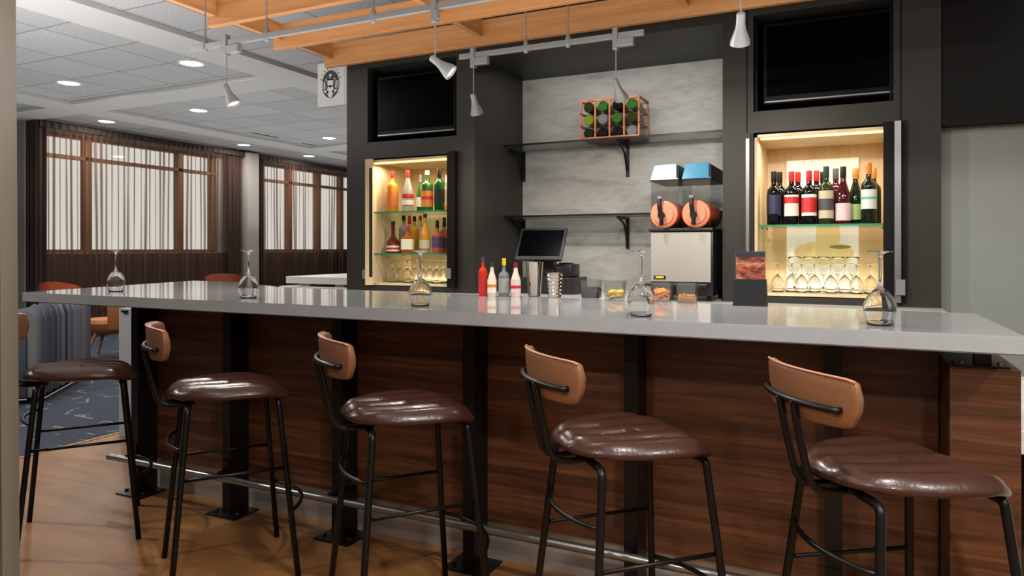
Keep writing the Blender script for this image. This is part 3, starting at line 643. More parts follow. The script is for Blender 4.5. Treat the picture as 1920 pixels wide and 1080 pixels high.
# ------------------------------------------------------------------ bar stools
def make_stool(label, x, y, face_deg):
    t = thing('bar_stool', label, 'bar stool', (x, y, 0), math.radians(face_deg-90), 'leather bar stools along the bar')
    # seat
    bm = NB(); NT, NR_ = 64, 14
    A, Bq = 0.205, 0.225
    def outline(th):
        c, s = math.cos(th), math.sin(th); e = 2/2.6
        xx = A*abs(c)**e*(1 if c >= 0 else -1); yy = Bq*abs(s)**e*(1 if s >= 0 else -1)
        xx *= 1.0+0.12*(yy/Bq)
        return xx, yy
    def top(xx, yy, r):
        q = yy/Bq
        z = 0.766-0.012*max(0, q)**2*1.0-0.034*max(0, q-0.55)**1.3*2.0+0.010*max(0, -q-0.2)
        fan = xx/(0.75+0.25*(q+1)/2)
        ridge = abs(math.cos(PI*fan/0.10+0.4))**0.8
        z += 0.018*(ridge-0.6)*(1-r**8)
        z -= 0.007*(1-(xx/A)**2)
        z -= 0.026*max(0, (r-0.82)/0.18)**2.2
        return z
    rings = []
    c0 = bm.verts.new((0, 0, top(0, 0, 0)))
    for k in range(1, NR_+1):
        r = (k/NR_)**0.8; rg = []
        for i in range(NT):
            ox, oy = outline(2*PI*i/NT); rg.append(bm.verts.new((ox*r, oy*r, top(ox*r, oy*r, r))))
        rings.append(rg)
    for (sc, dz) in ((1.008, -0.007), (0.997, -0.014), (0.96, -0.019), (0.5, -0.02)):
        rg = []
        for i in range(NT):
            ox, oy = outline(2*PI*i/NT); zz = top(ox, oy, 1)+dz
            if sc < 0.9: zz = 0.702
            rg.append(bm.verts.new((ox*sc, oy*sc, max(0.698, zz))))
        rings.append(rg)
    for i in range(NT): bm.faces.new((c0, rings[0][i], rings[0][(i+1) % NT]))
    for a, b_ in zip(rings, rings[1:]):
        for i in range(NT): bm.faces.new((a[i], a[(i+1) % NT], b_[(i+1) % NT], b_[i]))
    bm.faces.new(rings[-1])
    obj('seat', bm, M['leather'], t, 'full')
    # backrest
    R, apex = 0.36, -0.285; hw = math.radians(32)
    def rest(th_, k, outset):
        # k: angle around the section; section half thickness 0.013, half height hh
        s = th_/hw; hh = (0.064-0.006*s*s)*max(0.02, 1-abs(s)**20)**0.32
        cz = 0.940
        ca, sa = math.cos(k), math.sin(k)
        ex = abs(ca)**0.5*(1 if ca >= 0 else -1)*0.0135; ez = abs(sa)**0.45*(1 if sa >= 0 else -1)*hh
        rr = R+ex+outset; th_ = th_*(1+0.9*(ez-0.03))
        yy = apex+R-rr*math.cos(th_)-0.10*ez; xx = rr*math.sin(th_)
        return (xx, yy, cz+ez)
    bm = NB(); NS, NK = 36, 20; pr_ = None
    first = None
    for i in range(NS+1):
        th_ = -hw+2*hw*i/NS
        rg = [bm.verts.new(rest(th_, 2*PI*j/NK, 0)) for j in range(NK)]
        if pr_:
            for j in range(NK): bm.faces.new((pr_[j], pr_[(j+1) % NK], rg[(j+1) % NK], rg[j]))
        else: first = rg
        pr_ = rg
    bm.faces.new(first[::-1]); bm.faces.new(pr_)
    br_ = obj('backrest', bm, M['tan'], t, 'full')
    bm = NB(); pts = []
    for i in range(25):
        th_ = -hw*0.93+2*hw*0.93*i/24; pts.append(rest(th_, PI/2, 0.010))
    tube(bm, [(p[0], p[1], p[2]+0.0) for p in pts], 0.0035, 6); obj('piping', bm, M['tanedge'], br_, 'full', label='lighter seam along the top of the backrest')
    # bracket bar on the outside of the backrest
    bm = NB(); rr = R+0.0135+0.011; pts = []
    for i in range(21):
        th_ = math.radians(-24)+math.radians(48)*i/20
        pts.append((rr*math.sin(th_), apex+R-rr*math.cos(th_), 0.925))
    pts = [(pts[0][0]*0.98, pts[0][1]+0.012, 0.925)]+pts+[(pts[-1][0]*0.98, pts[-1][1]+0.012, 0.925)]
    tube(bm, pts, 0.0085, 10); obj('backrest_bar', bm, M['black'], t, 'full')
    for sx in (-1, 1):
        bm = NB(); xx = sx*0.031
        tube(bm, smoothpath([(xx, apex-0.024, 0.925), (xx, apex-0.012, 0.86), (xx, apex+0.012, 0.76), (xx, apex+0.028, 0.715), (xx, apex+0.065, 0.694), (xx*1.2, -0.13, 0.695)], 6), 0.0095, 10)
        obj('upright', bm, M['black'], t, 'full')
    # legs: (top) -> (foot)
    ft = {}
    for sx in (-1, 1):
        for sy in (-1, 1):
            foot = Vector((sx*0.235, sy*0.228, 0.0)); knee = Vector((sx*0.162, sy*0.166, 0.676))
            top_ = [(sx*0.06, sy*0.155, 0.697), (sx*0.135, sy*0.160, 0.696), (sx*0.155, sy*0.164, 0.690)]
            bm = NB(); tube(bm, smoothpath(top_+[tuple(knee), tuple(knee.lerp(foot, 0.08))], 4)+[tuple(knee.lerp(foot, 0.5)), tuple(foot)], 0.0115, 12)
            lg = obj('leg', bm, M['black'], t, 'full')
            ft[(sx, sy)] = (knee, foot)
    def at(sx, sy, z):
        k, f = ft[(sx, sy)]; return k.lerp(f, (k.z-z)/k.z)
    for sx in (-1, 1):
        bm = NB(); tube(bm, [at(sx, -1, 0.435), at(sx, 1, 0.435)], 0.0065, 8); obj('stretcher', bm, M['black'], t, 'full')
    for sy, z, bow in ((-1, 0.545, 0.05), (1, 0.265, 0.08)):
        a, b_ = at(-1, sy, z), at(1, sy, z)
        pts = [a]
        for i in range(1, 12):
            q = i/12; p = a.lerp(b_, q); p.y += sy*bow*math.sin(PI*q)**0.8; pts.append(p)
        pts.append(b_)
        bm = NB(); tube(bm, pts, 0.0075, 8); obj('foot_ring' if sy > 0 else 'rear_brace', bm, M['black'], t, 'full')
    bm = NB()
    for sy in (-1, 1): tube(bm, [(-0.13, sy*0.158, 0.696), (0.13, sy*0.158, 0.696)], 0.0095, 8)
    obj('seat_frame', bm, M['black'], t, 'full')
    return t
for (l, x, y, a) in (('bar stool beside the grey pillar, farthest along the bar', -3.20, 2.08, 54),
                     ('second bar stool from the left, backrest seen edge on', -2.28, 2.09, 54),
                     ('middle bar stool of the five, third from either end', -1.415, 2.09, 51),
                     ('fourth bar stool from the left, tilted brown back facing the camera', -0.605, 2.06, 45),
                     ('nearest and largest bar stool, at the right end', 0.105, 2.08, 35)):
    make_stool(l, x, y, a)

# ------------------------------------------------------------------ things on the bar top
def on_bar(u, v): return onz(u, v, ZT)
GBt = 'small mixer bottles at the back of the bar top'
x, y = on_bar(905.5, 555); bottle('red bitters bottle with dark spout, first of the bar bottles', x, y, ZT, 0.19, 0.021, 'liquor', B['redliq'], C_['dkgrey'], 0.12, C_['red'], (0.1, 0.48), GBt)
x, y = on_bar(922.5, 556); bottle('cream mixer bottle with dark green cap on the bar', x, y, ZT, 0.165, 0.021, 'tonic', B['cream'], C_['dkgreen'], 0.13, C_['cream'], (0.12, 0.5), GBt, C_['orange'], (0.28, 0.36))
x, y = on_bar(945, 556); bottle('clear bottle with bright yellow cap on the bar', x, y, ZT, 0.185, 0.026, 'square', B['smoke'], C_['yellow'], 0.18, C_['grey'], (0.1, 0.48), GBt)
x, y = on_bar(967, 557); bottle('cream mixer bottle with wine red cap on the bar', x, y, ZT, 0.165, 0.023, 'tonic', B['cream'], C_['wine'], 0.14, C_['pink'], (0.12, 0.5), GBt, C_['red'], (0.26, 0.34))
def lathe_thing(name, label, cat, u, v, prof, mt, part='body', n=28, group=None):
    x, y = on_bar(u, v); t = thing(name, label, cat, (x, y, ZT), 0, group)
    bm = NB(); lathe(bm, prof, n); obj(part, bm, mt, t, True); return t
lathe_thing('shaker_tin', 'tall polished steel shaker tin on the bar', 'shaker', 1002, 556, [(0.026, 0.0), (0.030, 0.003), (0.034, 0.05), (0.043, 0.165), (0.045, 0.168), (0.0425, 0.166), (0.033, 0.05), (0.0005, 0.006)], M['mirrorsteel'])
pf = [(0.028, 0.0)]
for i in range(6):
    z = 0.006+i*0.018; r0 = 0.030+0.0012*i
    pf += [(r0, z), (r0+0.0035, z+0.009), (r0, z+0.017)]
pf += [(0.040, 0.118), (0.038, 0.116), (0.030, 0.02), (0.0005, 0.01)]
lathe_thing('ribbed_cup', 'short ribbed steel cup right of the shaker', 'cup', 1040, 558, pf, M['mirrorsteel'])
fruitm = {'berry': mat('dark_berries', (16, 12, 24), 0.3), 'lemon': mat('lemon_slices', (232, 190, 70), 0.5), 'orange': mat('orange_slices', (236, 140, 40), 0.45), 'olive': mat('amber_olives', (178, 116, 40), 0.35)}
def tub(u, v, key, fill, label):
    x, y = on_bar(u, v); t = thing('garnish_tub', label, 'container', (x, y, ZT), 0.12, 'clear garnish tubs on the bar')
    a0, a1, h, th = 0.042, 0.048, 0.085, 0.0022
    bm = NB()
    def ring(s, z):
        pts = []
        for i in range(24):
            q = 2*PI*i/24; c, s_ = math.cos(q), math.sin(q)
            pts.append(bm.verts.new((s*abs(c)**0.4*(1 if c >= 0 else -1), s*abs(s_)**0.4*(1 if s_ >= 0 else -1), z)))
        return pts
    rs = [ring(a0, 0), ring(a1, h), ring(a1+0.004, h), ring(a1+0.004, h+0.003), ring(a1-th, h+0.003), ring(a0-th, th)]
    for p, q in zip(rs, rs[1:]):
        for i in range(24): bm.faces.new((p[i], p[(i+1) % 24], q[(i+1) % 24], q[i]))
    bm.faces.new(rs[0][::-1]); bm.faces.new(rs[-1])
    obj('tub_wall', bm, M['tub'], t, True)
    bm = NB()
    if key in ('berry', 'olive'):
        bx(bm, -a0+0.003, a0-0.003, -a0+0.003, a0-0.003, 0.004, fill*0.75, 0.004)
        for i in range(26):
            r = bmesh.ops.create_icosphere(bm, subdivisions=1, radius=0.009)
            c = Vector((random.uniform(-0.033, 0.033), random.uniform(-0.033, 0.033), fill*0.75+random.uniform(-0.003, 0.006)))
            for vv in r['verts']: vv.co += c
    else:
        for i in range(34):
            Mx = Matrix.Translation((random.uniform(-0.024, 0.024), random.uniform(-0.024, 0.024), random.uniform(0.014, fill))) @ Euler((random.uniform(-0.5, 0.5), random.uniform(-0.5, 0.5), 0)).to_matrix().to_4x4()
            lathe(bm, [(0.016, -0.003), (0.018, 0), (0.016, 0.003)], 14, M=Mx)
    o = obj('garnish', bm, fruitm[key], t, True, label={'berry': 'dark berries', 'lemon': 'yellow lemon slices', 'orange': 'orange slices', 'olive': 'amber olives in brine'}[key]); o['kind'] = 'stuff'
tub(1109, 560, 'berry', 0.058, 'clear tub of dark berries, leftmost of the tubs')
tub(1153, 563, 'lemon', 0.042, 'clear tub with lemon slices beside the dark one')
tub(1242, 566, 'orange', 0.052, 'clear tub filled with orange slices')
tub(1289, 567, 'olive', 0.032, 'clear tub with shallow amber olives, rightmost of the tubs')
# menu holder
x, y = on_bar(1407, 573); t = thing('menu_holder', 'black menu stand with a food picture card', 'menu stand', (x, y, ZT), 0.06)
bm = NB(); prism_xz(bm, [(-0.066, 0), (0.066, 0), (0.062, 0.108), (-0.062, 0.108)], -0.035, 0.035); obj('stand_box', bm, mat('matte_black', (18, 20, 23), 0.5), t)
m = mat('food_picture', (180, 60, 30), 0.3); nt, b = base(m)
v = mapping(nt, (9, 1, 30), (0, 0.35, 0)); n1 = noise(nt, v, 1.1, 6, 1.5, 0.6)
v3 = mapping(nt, (40, 1, 60)); n3 = noise(nt, v3, 1.5, 3)
c1 = ramp(nt, n1, [(0.36, (30, 16, 20)), (0.43, (150, 44, 26)), (0.50, (236, 100, 66)), (0.60, (250, 180, 130))])
tc = nt.nodes.new('ShaderNodeTexCoord'); sp = nt.nodes.new('ShaderNodeSeparateXYZ'); nt.links.new(tc.outputs['Object'], sp.inputs[0])
c1 = mixc(nt, c1, (34, 34, 54), mth(nt, 'GREATER_THAN', sp.outputs[2], 0.198))
nt.links.new(mixc(nt, c1, ramp(nt, n3, [(0.35, (150, 150, 150)), (0.6, (255, 255, 255))]), 0.8, 'MULTIPLY'), b.inputs['Base Color'])
bm = NB(); bx(bm, -0.056, 0.056, -0.004, 0.004, 0.1085, 0.220); obj('picture_card', bm, m, t, label='picture card of red grilled food')
bm = NB(); bx(bm, -0.060, 0.060, -0.009, -0.006, 0.1085, 0.224); bx(bm, -0.060, 0.060, 0.006, 0.009, 0.1085, 0.224); obj('card_sleeve', bm, M['acrylic'], t)

# ------------------------------------------------------------------ register on the back counter
ZB = 0.995
x = ony(1016, 4.42); t = thing('cash_register', 'black touchscreen register with receipt printer on back counter', 'cash register', (x, 4.42, ZB), 0.02)
bm = NB(); W, Hh = 0.172, 0.125
Mx = Matrix.Translation((0, 0, 0.33)) @ Euler((math.radians(-29), 0, 0)).to_matrix().to_4x4()
bx(bm, -W, W, -0.02, 0.03, -Hh, Hh, 0.008)
for v in bm.verts:
    if v.co.y > 0.0: v.co.x *= 0.9; v.co.z *= 0.92
    v.co = Mx @ v.co
obj('monitor_housing', bm, M['blackpl'], t, True)
bm = NB(); bx(bm, -W+0.02, W-0.02, -0.0225, -0.0202, -Hh+0.028, Hh-0.022)
for v in bm.verts: v.co = Mx @ v.co
obj('screen', bm, M['screen'], t)
bm = NB(); prism_xz(bm, [(-0.09, 0.085), (0.09, 0.085), (0.05, 0.33), (-0.05, 0.33)], 0.03, 0.10); obj('monitor_stand', bm, M['blackpl'], t)
bm = NB(); bx(bm, -0.16, 0.25, -0.05, 0.22, 0.0, 0.11, 0.004); obj('cash_drawer', bm, M['blackpl'], t)
bm = NB(); bx(bm, 0.10, 0.215, 0.0, 0.17, 0.112, 0.20, 0.01); obj('receipt_printer', bm, M['blackpl'], t, True)
bm = NB(); bx(bm, 0.115, 0.20, 0.02, 0.08, 0.2005, 0.208); obj('paper_slot', bm, M['black'], t)

# ------------------------------------------------------------------ slush machine
sx0, sx1, sy = -1.087, -0.715, 4.15
t = thing('slush_machine', 'twin bowl frozen drink machine with blue lids and orange slush', 'drink machine', ((sx0+sx1)/2, sy, ZB))
w = (sx1-sx0)/2
bm = NB(); bx(bm, -w+0.008, w, 0.012, 0.50, 0.03, 0.405, 0.004); bx(bm, -w, w, -0.01, 0.5, 0.405, 0.425, 0.003)
obj('machine_body', bm, M['blackpl'], t, True)
bm = NB(); bx(bm, -w+0.012, w-0.012, -0.002, 0.0115, 0.11, 0.40, 0.002); obj('front_panel', bm, M['steel'], t, label='brushed steel front panel')
bm = NB(); bx(bm, -w-0.01, w-0.02, -0.10, -0.003, 0.085, 0.102, 0.004); obj('drip_tray', bm, M['blackpl'], t)
bm = NB(); bx(bm, -w+0.03, -w+0.10, -0.006, -0.0025, 0.125, 0.145); nb = obj('badge', bm, M['blackpl'], t)
bm = NB(); bx(bm, -w+0.042, -w+0.09, -0.0085, -0.0065, 0.130, 0.140); obj('badge_face', bm, C_['yellow'], nb, label='yellow badge')
for fx in (-w+0.03, w-0.03):
    for fy in (0.04, 0.45):
        bm = NB(); lathe(bm, [(0.015, 0), (0.012, 0.031)], 10, fx, fy); obj('foot', bm, M['black'], t)
m = mat('blue_lid', (44, 104, 132), 0.3); 
slush = mat('orange_slush', (236, 112, 70), 0.35, var=0.12, vs=30)
for cx in (-0.093, 0.093):
    # tank
    bm = NB(); a = 0.080
    for (x0, x1, y0, y1, z0, z1) in ((-a, -a+.003, 0.0, 0.40, 0.43, 0.71), (a-.003, a, 0.0, 0.40, 0.43, 0.71), (-a, a, -0.003, 0.0, 0.52, 0.71), (-a, a, 0.40, 0.403, 0.43, 0.71)):
        bx(bm, cx+x0, cx+x1, y0, y1, z0, z1)
    tk = obj('bowl', bm, M['tub'], t)
    bm = NB(); pts = []
    Mr = Matrix.Rotation(PI/2, 4, 'X')
    lathe(bm, [(0.074, 0.02), (0.080, 0.015), (0.080, -0.39), (0.074, -0.395)], 32, cx, 0.0, 0.505, Mr); obj('slush_drum', bm, slush, t, True, label='orange slush cylinder')
    bm = NB(); lathe(bm, [(0.058, 0.030), (0.060, 0.022), (0.074, 0.0215)], 28, cx, 0.0, 0.505, Mr); obj('drum_front', bm, mat('clear_front', (230, 150, 120), 0.15, trans=0.3), t, True)
    bm = NB(); prism_xz(bm, [(cx-0.083, 0.712), (cx+0.083, 0.712), (cx+0.068, 0.80), (cx+0.060, 0.806), (cx-0.060, 0.806), (cx-0.068, 0.80)], -0.006, 0.40)
    for v in bm.verts:
        if v.co.y < 0.1 and v.co.z > 0.75: v.co.y += 0.035
    ld = obj('lid', bm, m, t, label='blue lid')
    bm = NB(); bx(bm, cx-0.085, cx+0.085, -0.008, 0.405, 0.704, 0.7115); bx(bm, cx+0.070, cx+0.084, -0.004, 0.40, 0.712, 0.79); obj('lid_rim', bm, M['black'], t)
    bm = NB(); tube(bm, smoothpath([(cx-0.02, -0.035, 0.60), (cx-0.02, -0.045, 0.56), (cx-0.012, -0.04, 0.50)], 4), 0.013, 12); tube(bm, [(cx-0.008, -0.02, 0.50), (cx-0.008, -0.055, 0.50)], 0.02, 12)
    tube(bm, [(cx-0.008, -0.045, 0.50), (cx-0.008, -0.045, 0.44)], 0.012, 12)
    obj('tap', bm, M['black'], t, True)
    bm = NB(); tube(bm, [(cx-0.02, -0.032, 0.596), (cx-0.02, -0.032, 0.612)], 0.017, 12); obj('tap_cap', bm, M['silver'], t, True)

# ------------------------------------------------------------------ bottle crate
cy = YB-0.325+0.02
x0 = ony(1088, cy); x1 = ony(1199, cy)
w = (x1-x0); hC = 0.275; dC = 0.24
t = thing('wine_crate', 'reddish wooden crate with twelve bottle slots on the upper shelf', 'crate', ((x0+x1)/2, cy, 2.0603))
bm = NB(); a = w/2; q = 0.011
for xx in [-a+q/2+(w-q)*i/4 for i in range(5)]:
    bx(bm, xx-q/2, xx+q/2, 0, 0.012, 0.012, hC)
    bx(bm, xx-q/2, xx+q/2, dC-0.012, dC, 0.012, hC)
for z0 in (0, hC-0.012):
    bx(bm, -a, a, -0.001, 0.014, z0, z0+0.014); bx(bm, -a, a, dC-0.014, dC, z0, z0+0.014)
    for xx in (-a, a-q): bx(bm, xx, xx+q, 0, dC, z0, z0+0.014)
for zz in (0.088, 0.176):
    for sx in (-a+0.001, a-q-0.001): bx(bm, sx, sx+q, 0, dC, zz, zz+0.010)
bx(bm, -a, a, 0, dC, 0, 0.006)
obj('frame', bm, M['crate'], t)
bm = NB()
for zz in (0.086, 0.174): bx(bm, -a+0.012, a-0.012, 0.03, 0.036, zz, zz+0.004); bx(bm, -a+0.012, a-0.012, 0.19, 0.196, zz, zz+0.004)
obj('bottle_rests', bm, M['black'], t)
crm = ['dkolive', 'green', 'wine', 'green', 'lime', 'smoke', 'green', 'dkolive', 'winegreen', 'wine', 'wine', 'smoke']
nm = ['left column', 'second column', 'third column', 'right column']; rw = ['top row', 'middle row', 'bottom row']
cn = {'dkolive': 'dark olive', 'green': 'green', 'wine': 'near black', 'lime': 'bright lime', 'smoke': 'clear grey', 'winegreen': 'dark green'}
for i in range(12):
    c, r = i % 4, i//4
    xx = (x0+x1)/2-a+q+(w-q)/4*(c+0.5)-q/2; zz = 2.0603+0.013+0.0355+0.0885*(2-r)
    if r == 2: zz = 2.0603+0.0405+0.003
    tb = thing('bottle', '%s bottle end in the crate, %s of the %s' % (cn[crm[i]], nm[c], rw[r]), 'bottle', (xx, cy+0.010, zz), 0, 'bottles lying in the wooden crate')
    pf = [(max(a_*0.036, 0.0006), b_*0.28) for a_, b_ in PROF['bordeaux']]
    bm = NB(); lathe(bm, pf, 20, M=Matrix.Rotation(-PI/2, 4, 'X')); obj('glass_body', bm, B[crm[i]], tb, True)
    bm = NB(); lathe(bm, [(0.030, -0.001), (0.030, 0.0005), (0.018, 0.0005), (0.018, -0.001)], 20, M=Matrix.Rotation(-PI/2, 4, 'X'), cap=False); obj('base_ring', bm, B['smoke'], tb, True)

# ------------------------------------------------------------------ pergola
ZBm, HB = 2.635, 0.165
XE = -3.50
bl = ['timber beam in front of the dark cabinets, lowest in the photo', 'timber beam second from the cabinets, stepped end beside the lamp rail', 'timber beam whose end shows near the top left of the photo']
for i, y in enumerate((4.11, 3.60, 3.06)):
    bm = NB(); bx(bm, 0, 3.9+0.4, -0.02, 0.02, 0, HB, 0.003)
    o = obj('timber_beam', bm, M['pine'], None); o.location = (XE, y, ZBm); tag(o, bl[i], 'beam', 'long timber beams of the overhead trellis')
for i, y in enumerate((2.5, 1.95)):
    bm = NB(); bx(bm, 0, 3.9+0.4, -0.02, 0.02, 0, HB, 0.003)
    o = obj('timber_beam', bm, M['pine'], None); o.location = (XE, y, ZBm)
    tag(o, ['timber beam just above the top of the photo, fourth from the cabinets', 'timber beam of the overhead trellis nearest the camera'][i], 'beam', 'long timber beams of the overhead trellis')
for i, x in enumerate((-3.44, -2.2, -0.86, 0.48)):
    bm = NB()
    for a, b_ in ((1.72, 1.929), (1.971, 2.479), (2.521, 3.039), (3.081, 3.579), (3.621, 4.089)): bx(bm, -0.02, 0.02, a, b_, 0, HB-0.055)
    o = obj('cross_joist', bm, M['pine_cross'], None); o.location = (x, 0, ZBm+0.055)
    tag(o, ['cross joist at the left ends of the timber beams', 'cross joist above the left track spotlight', 'cross joist showing at the top edge above the wine crate', 'cross joist over the right end of the bar'][i], 'joist', 'short cross joists of the overhead trellis')

# ------------------------------------------------------------------ track lights
ZTk = 2.45
def rail(y, x0, x1, rods, label):
    t = thing('lamp_rail', label, 'track', ((x0+x1)/2, y, ZTk))
    a = (x1-x0)/2; mx = (x0+x1)/2
    bm = NB(); bx(bm, -a, a, -0.011, 0.011, -0.016, 0.016, 0.003); obj('rail_bar', bm, M['silver'], t)
    for x in rods:
        bm = NB(); lathe(bm, [(0.004, 0.02), (0.004, ZC-ZTk-0.002)], 8, x-mx); rd = obj('hanging_rod', bm, M['silver'], t)
        bm = NB(); lathe(bm, [(0.010, -0.028), (0.015, -0.02), (0.015, 0.03), (0.007, 0.045), (0.005, 0.09)], 12, x-mx); obj('coupling', bm, M['silver'], rd, True)
rx1 = [ony(u, 2.87) for u in (385, 500, 700, 960, 1180, 1500)]
rail(2.87, ony(357, 2.87), ony(1600, 2.87), rx1, 'grey lamp rail in front of the timber beams, nearest the camera')
rx2 = [ony(u, 3.69) for u in (986, 1065)]
rail(3.69, ony(862, 3.69), ony(1208, 3.69), rx2, 'short grey lamp rail hanging before the concrete wall')
LAMPS = []
def tracklamp(u, y, aim, label, side=1, power=18):
    x = ony(u, y); t = thing('track_spotlight', label, 'lamp', (x, y, ZTk), 0, 'spotlights on the lamp rails')
    bm = NB(); bx(bm, -0.014, 0.10 if side > 0 else 0.02, -0.017, 0.017, -0.062, -0.0165, 0.004); bx(bm, -0.016, 0.012, -0.018, 0.018, -0.075, 0.045, 0.003); obj('driver_box', bm, M['silver'], t)
    bm = NB(); lathe(bm, [(0.0035, -0.255), (0.0035, -0.075)], 8); obj('stem', bm, M['silver'], t)
    d = Vector(aim).normalized(); qd = d.to_track_quat('Z', 'Y').to_matrix().to_4x4()
    Mx = Matrix.Translation((0, 0, -0.255)) @ qd
    bm = NB(); lathe(bm, [(0.010, -0.028), (0.017, -0.022), (0.018, 0.02), (0.020, 0.028), (0.022, 0.04), (0.038, 0.085), (0.039, 0.10), (0.034, 0.102), (0.030, 0.09), (0.0005, 0.088)], 20, M=Mx); hd_ = obj('lamp_head', bm, M['silver'], t, True)
    bm = NB(); lathe(bm, [(0.029, 0.0905), (0.0295, 0.0925)], 18, M=Mx); obj('lens', bm, mat('lamp_lens', (230, 225, 215), 0.2, emit=(255, 235, 205), es=1.0), hd_)
    LAMPS.append((Vector((x, y, ZTk-0.255))+d*0.11, d, power))
tracklamp(425, 2.87, (0.35, 0.1, -0.75), 'track spotlight hanging alone at far left before the tiled ceiling', 1, 10)
tracklamp(816, 2.87, (0.75, 0.25, -0.62), 'tilted track spotlight over the left television', -1, 14)
tracklamp(1389, 2.87, (-0.1, 0.5, -0.75), 'track spotlight at top before the right television', 1, 14)
tracklamp(888, 3.69, (0.02, 0.35, -0.8), 'track spotlight with box at the left end of the short rail', 1, 8)
tracklamp(1155, 3.69, (0.12, 0.6, -0.7), 'track spotlight overlapping the wooden bottle crate', 1, 8)

# ------------------------------------------------------------------ hanging sign
xs, zs = ony(620, 4.22, 158)
t = thing('hanging_sign', 'pale square sign with round black emblem beside the dark cabinet', 'sign', (xs, 4.22, zs))
bm = NB(); bx(bm, -0.125, 0.125, 0, 0.02, -0.165, 0.165); obj('sign_board', bm, mat('sign_white', (190, 190, 188), 0.5), t)
bm = NB(); bx(bm, 0.125, (-3.38-xs-0.001), 0.0, 0.02, -0.165, 0.165)
obj('side_strip', bm, mat('sign_edge', (176, 176, 172), 0.5), t)
ink = mat('sign_ink', (44, 48, 46), 0.5); paper = mat('sign_light', (192, 192, 190), 0.5)
def disc(cx, cz, rx, rz, n=36, a0=0, a1=2*PI): return [(cx+rx*math.cos(a0+(a1-a0)*i/n), cz+rz*math.sin(a0+(a1-a0)*i/n)) for i in range(n + (0 if abs(a1-a0-2*PI) < 1e-6 else 1))]
cz = 0.0; k = 1.0
bm = NB()
prism_xz(bm, disc(0, cz, 0.082, 0.105), -0.003, -0.0005)
obj('emblem_disc', bm, ink, t, label='round dark emblem')
bm = NB()
e = -0.0045
prism_xz(bm, disc(0, 0.010, 0.028, 0.034), e, -0.0031)                     # face
for cx in (-0.030, 0.030): prism_xz(bm, disc(cx, 0.036, 0.016, 0.011, 16), e, -0.0031)
st = []
for i in range(10):
    r = 0.019 if i % 2 == 0 else 0.008
    st.append((r*math.sin(PI*i/5), 0.066+r*math.cos(PI*i/5)))
prism_xz(bm, st, e, -0.0031)
prism_xz(bm, [(-0.040, 0.030), (0.040, 0.030), (0.030, 0.046), (0.0, 0.040), (-0.030, 0.046)], e, -0.0031)
prism_xz(bm, [(-0.020, -0.01), (0.020, -0.01), (0.036, -0.055), (0.012, -0.101), (-0.012, -0.101), (-0.036, -0.055)], e, -0.0031)
for s in (-1, 1):
    for (a_, b_) in ((0.050, 0.062), (0.070, 0.078)):
        pl = [(s*a_, 0.02), (s*b_, 0.025), (s*(b_-0.004), -0.035), (s*(a_-0.004), -0.03)]
        prism_xz(bm, pl if s > 0 else pl[::-1], e, -0.0031)
    pl = [(s*0.018, -0.050), (s*0.066, -0.040), (s*0.055, -0.060), (s*0.02, -0.070)]
    prism_xz(bm, pl if s > 0 else pl[::-1], e, -0.0031)
obj('emblem_relief', bm, paper, t, label='pale star and wave shapes of the emblem')
for i, ch in enumerate('STARBUCKS'):
    cu = bpy.data.curves.new('l', 'FONT'); cu.body = ch; cu.size = 0.024; cu.align_x = 'CENTER'; cu.align_y = 'CENTER'; cu.extrude = 0.0005
    tmp = bpy.data.objects.new('l', cu); COL.objects.link(tmp)
    me = bpy.data.meshes.new_from_object(tmp.evaluated_get(bpy.context.evaluated_depsgraph_get())); bpy.data.objects.remove(tmp)
    an = PI/2-(i-4)*0.30
    o = bpy.data.objects.new('letter', me); COL.objects.link(o); me.materials.append(ink); o.parent = t
    o.location = (0.098*math.cos(an), -0.0012, 0.122*math.sin(an)); o.rotation_euler = (PI/2, (PI/2-an), 0)

# ------------------------------------------------------------------ ceiling downlights and vents
dl_em = mat('downlight_lens', (255, 250, 240), 0.4, emit=(255, 248, 236), es=9)
names = {(-5.77, 4.83): 'round recessed downlight nearest the lamp rail end', (-7.66, 4.83): 'round recessed downlight second from the grey pillar, in the near tray',
 (-7.66, 6.52): 'round recessed downlight in the middle of the far ceiling tray', (-9.5, 6.52): 'round recessed downlight above the nearer curtain',
 (-7.66, 9.07): 'round recessed downlight nearest the dark cabinet edge', (-9.5, 9.03): 'round recessed downlight over the pier between the curtains', (-9.5, 10.66): 'farthest round recessed downlight, above the second curtain'}
DL = []
def downlight(x, y, label, grp='recessed ceiling downlights'):
    t = thing('downlight', label, 'ceiling light', (x, y, ZC), 0, grp)
    bm = NB(); lathe(bm, [(0.125, 0), (0.125, -0.004), (0.105, -0.008), (0.100, -0.002)], 28, cap=False); obj('trim_ring', bm, M['white'], t, True)
    bm = NB(); lathe(bm, [(0.100, -0.003), (0.0995, -0.0045)], 28); obj('lens', bm, dl_em, t)
    DL.append((x, y))
for (x, y), l in names.items(): downlight(x, y, l)
for i, (x, y, l) in enumerate(((-5.77, 1.2, 'added unseen downlight over the lounge carpet behind the pillar'), (-3.4, 0.8, 'added unseen downlight above the left bar stools'), (-1.6, 0.8, 'added unseen downlight above the middle bar stools'),
             (0.3, 0.8, 'added unseen downlight above the nearest bar stool'), (2.1, 0.8, 'added unseen downlight near the right wall'), (-1.6, -1.4, 'added unseen downlight behind the camera on the left'), (1.0, -1.4, 'added unseen downlight behind the camera on the right'))):
    downlight(x, y, l)  # out of view, added to light the bar front and stools
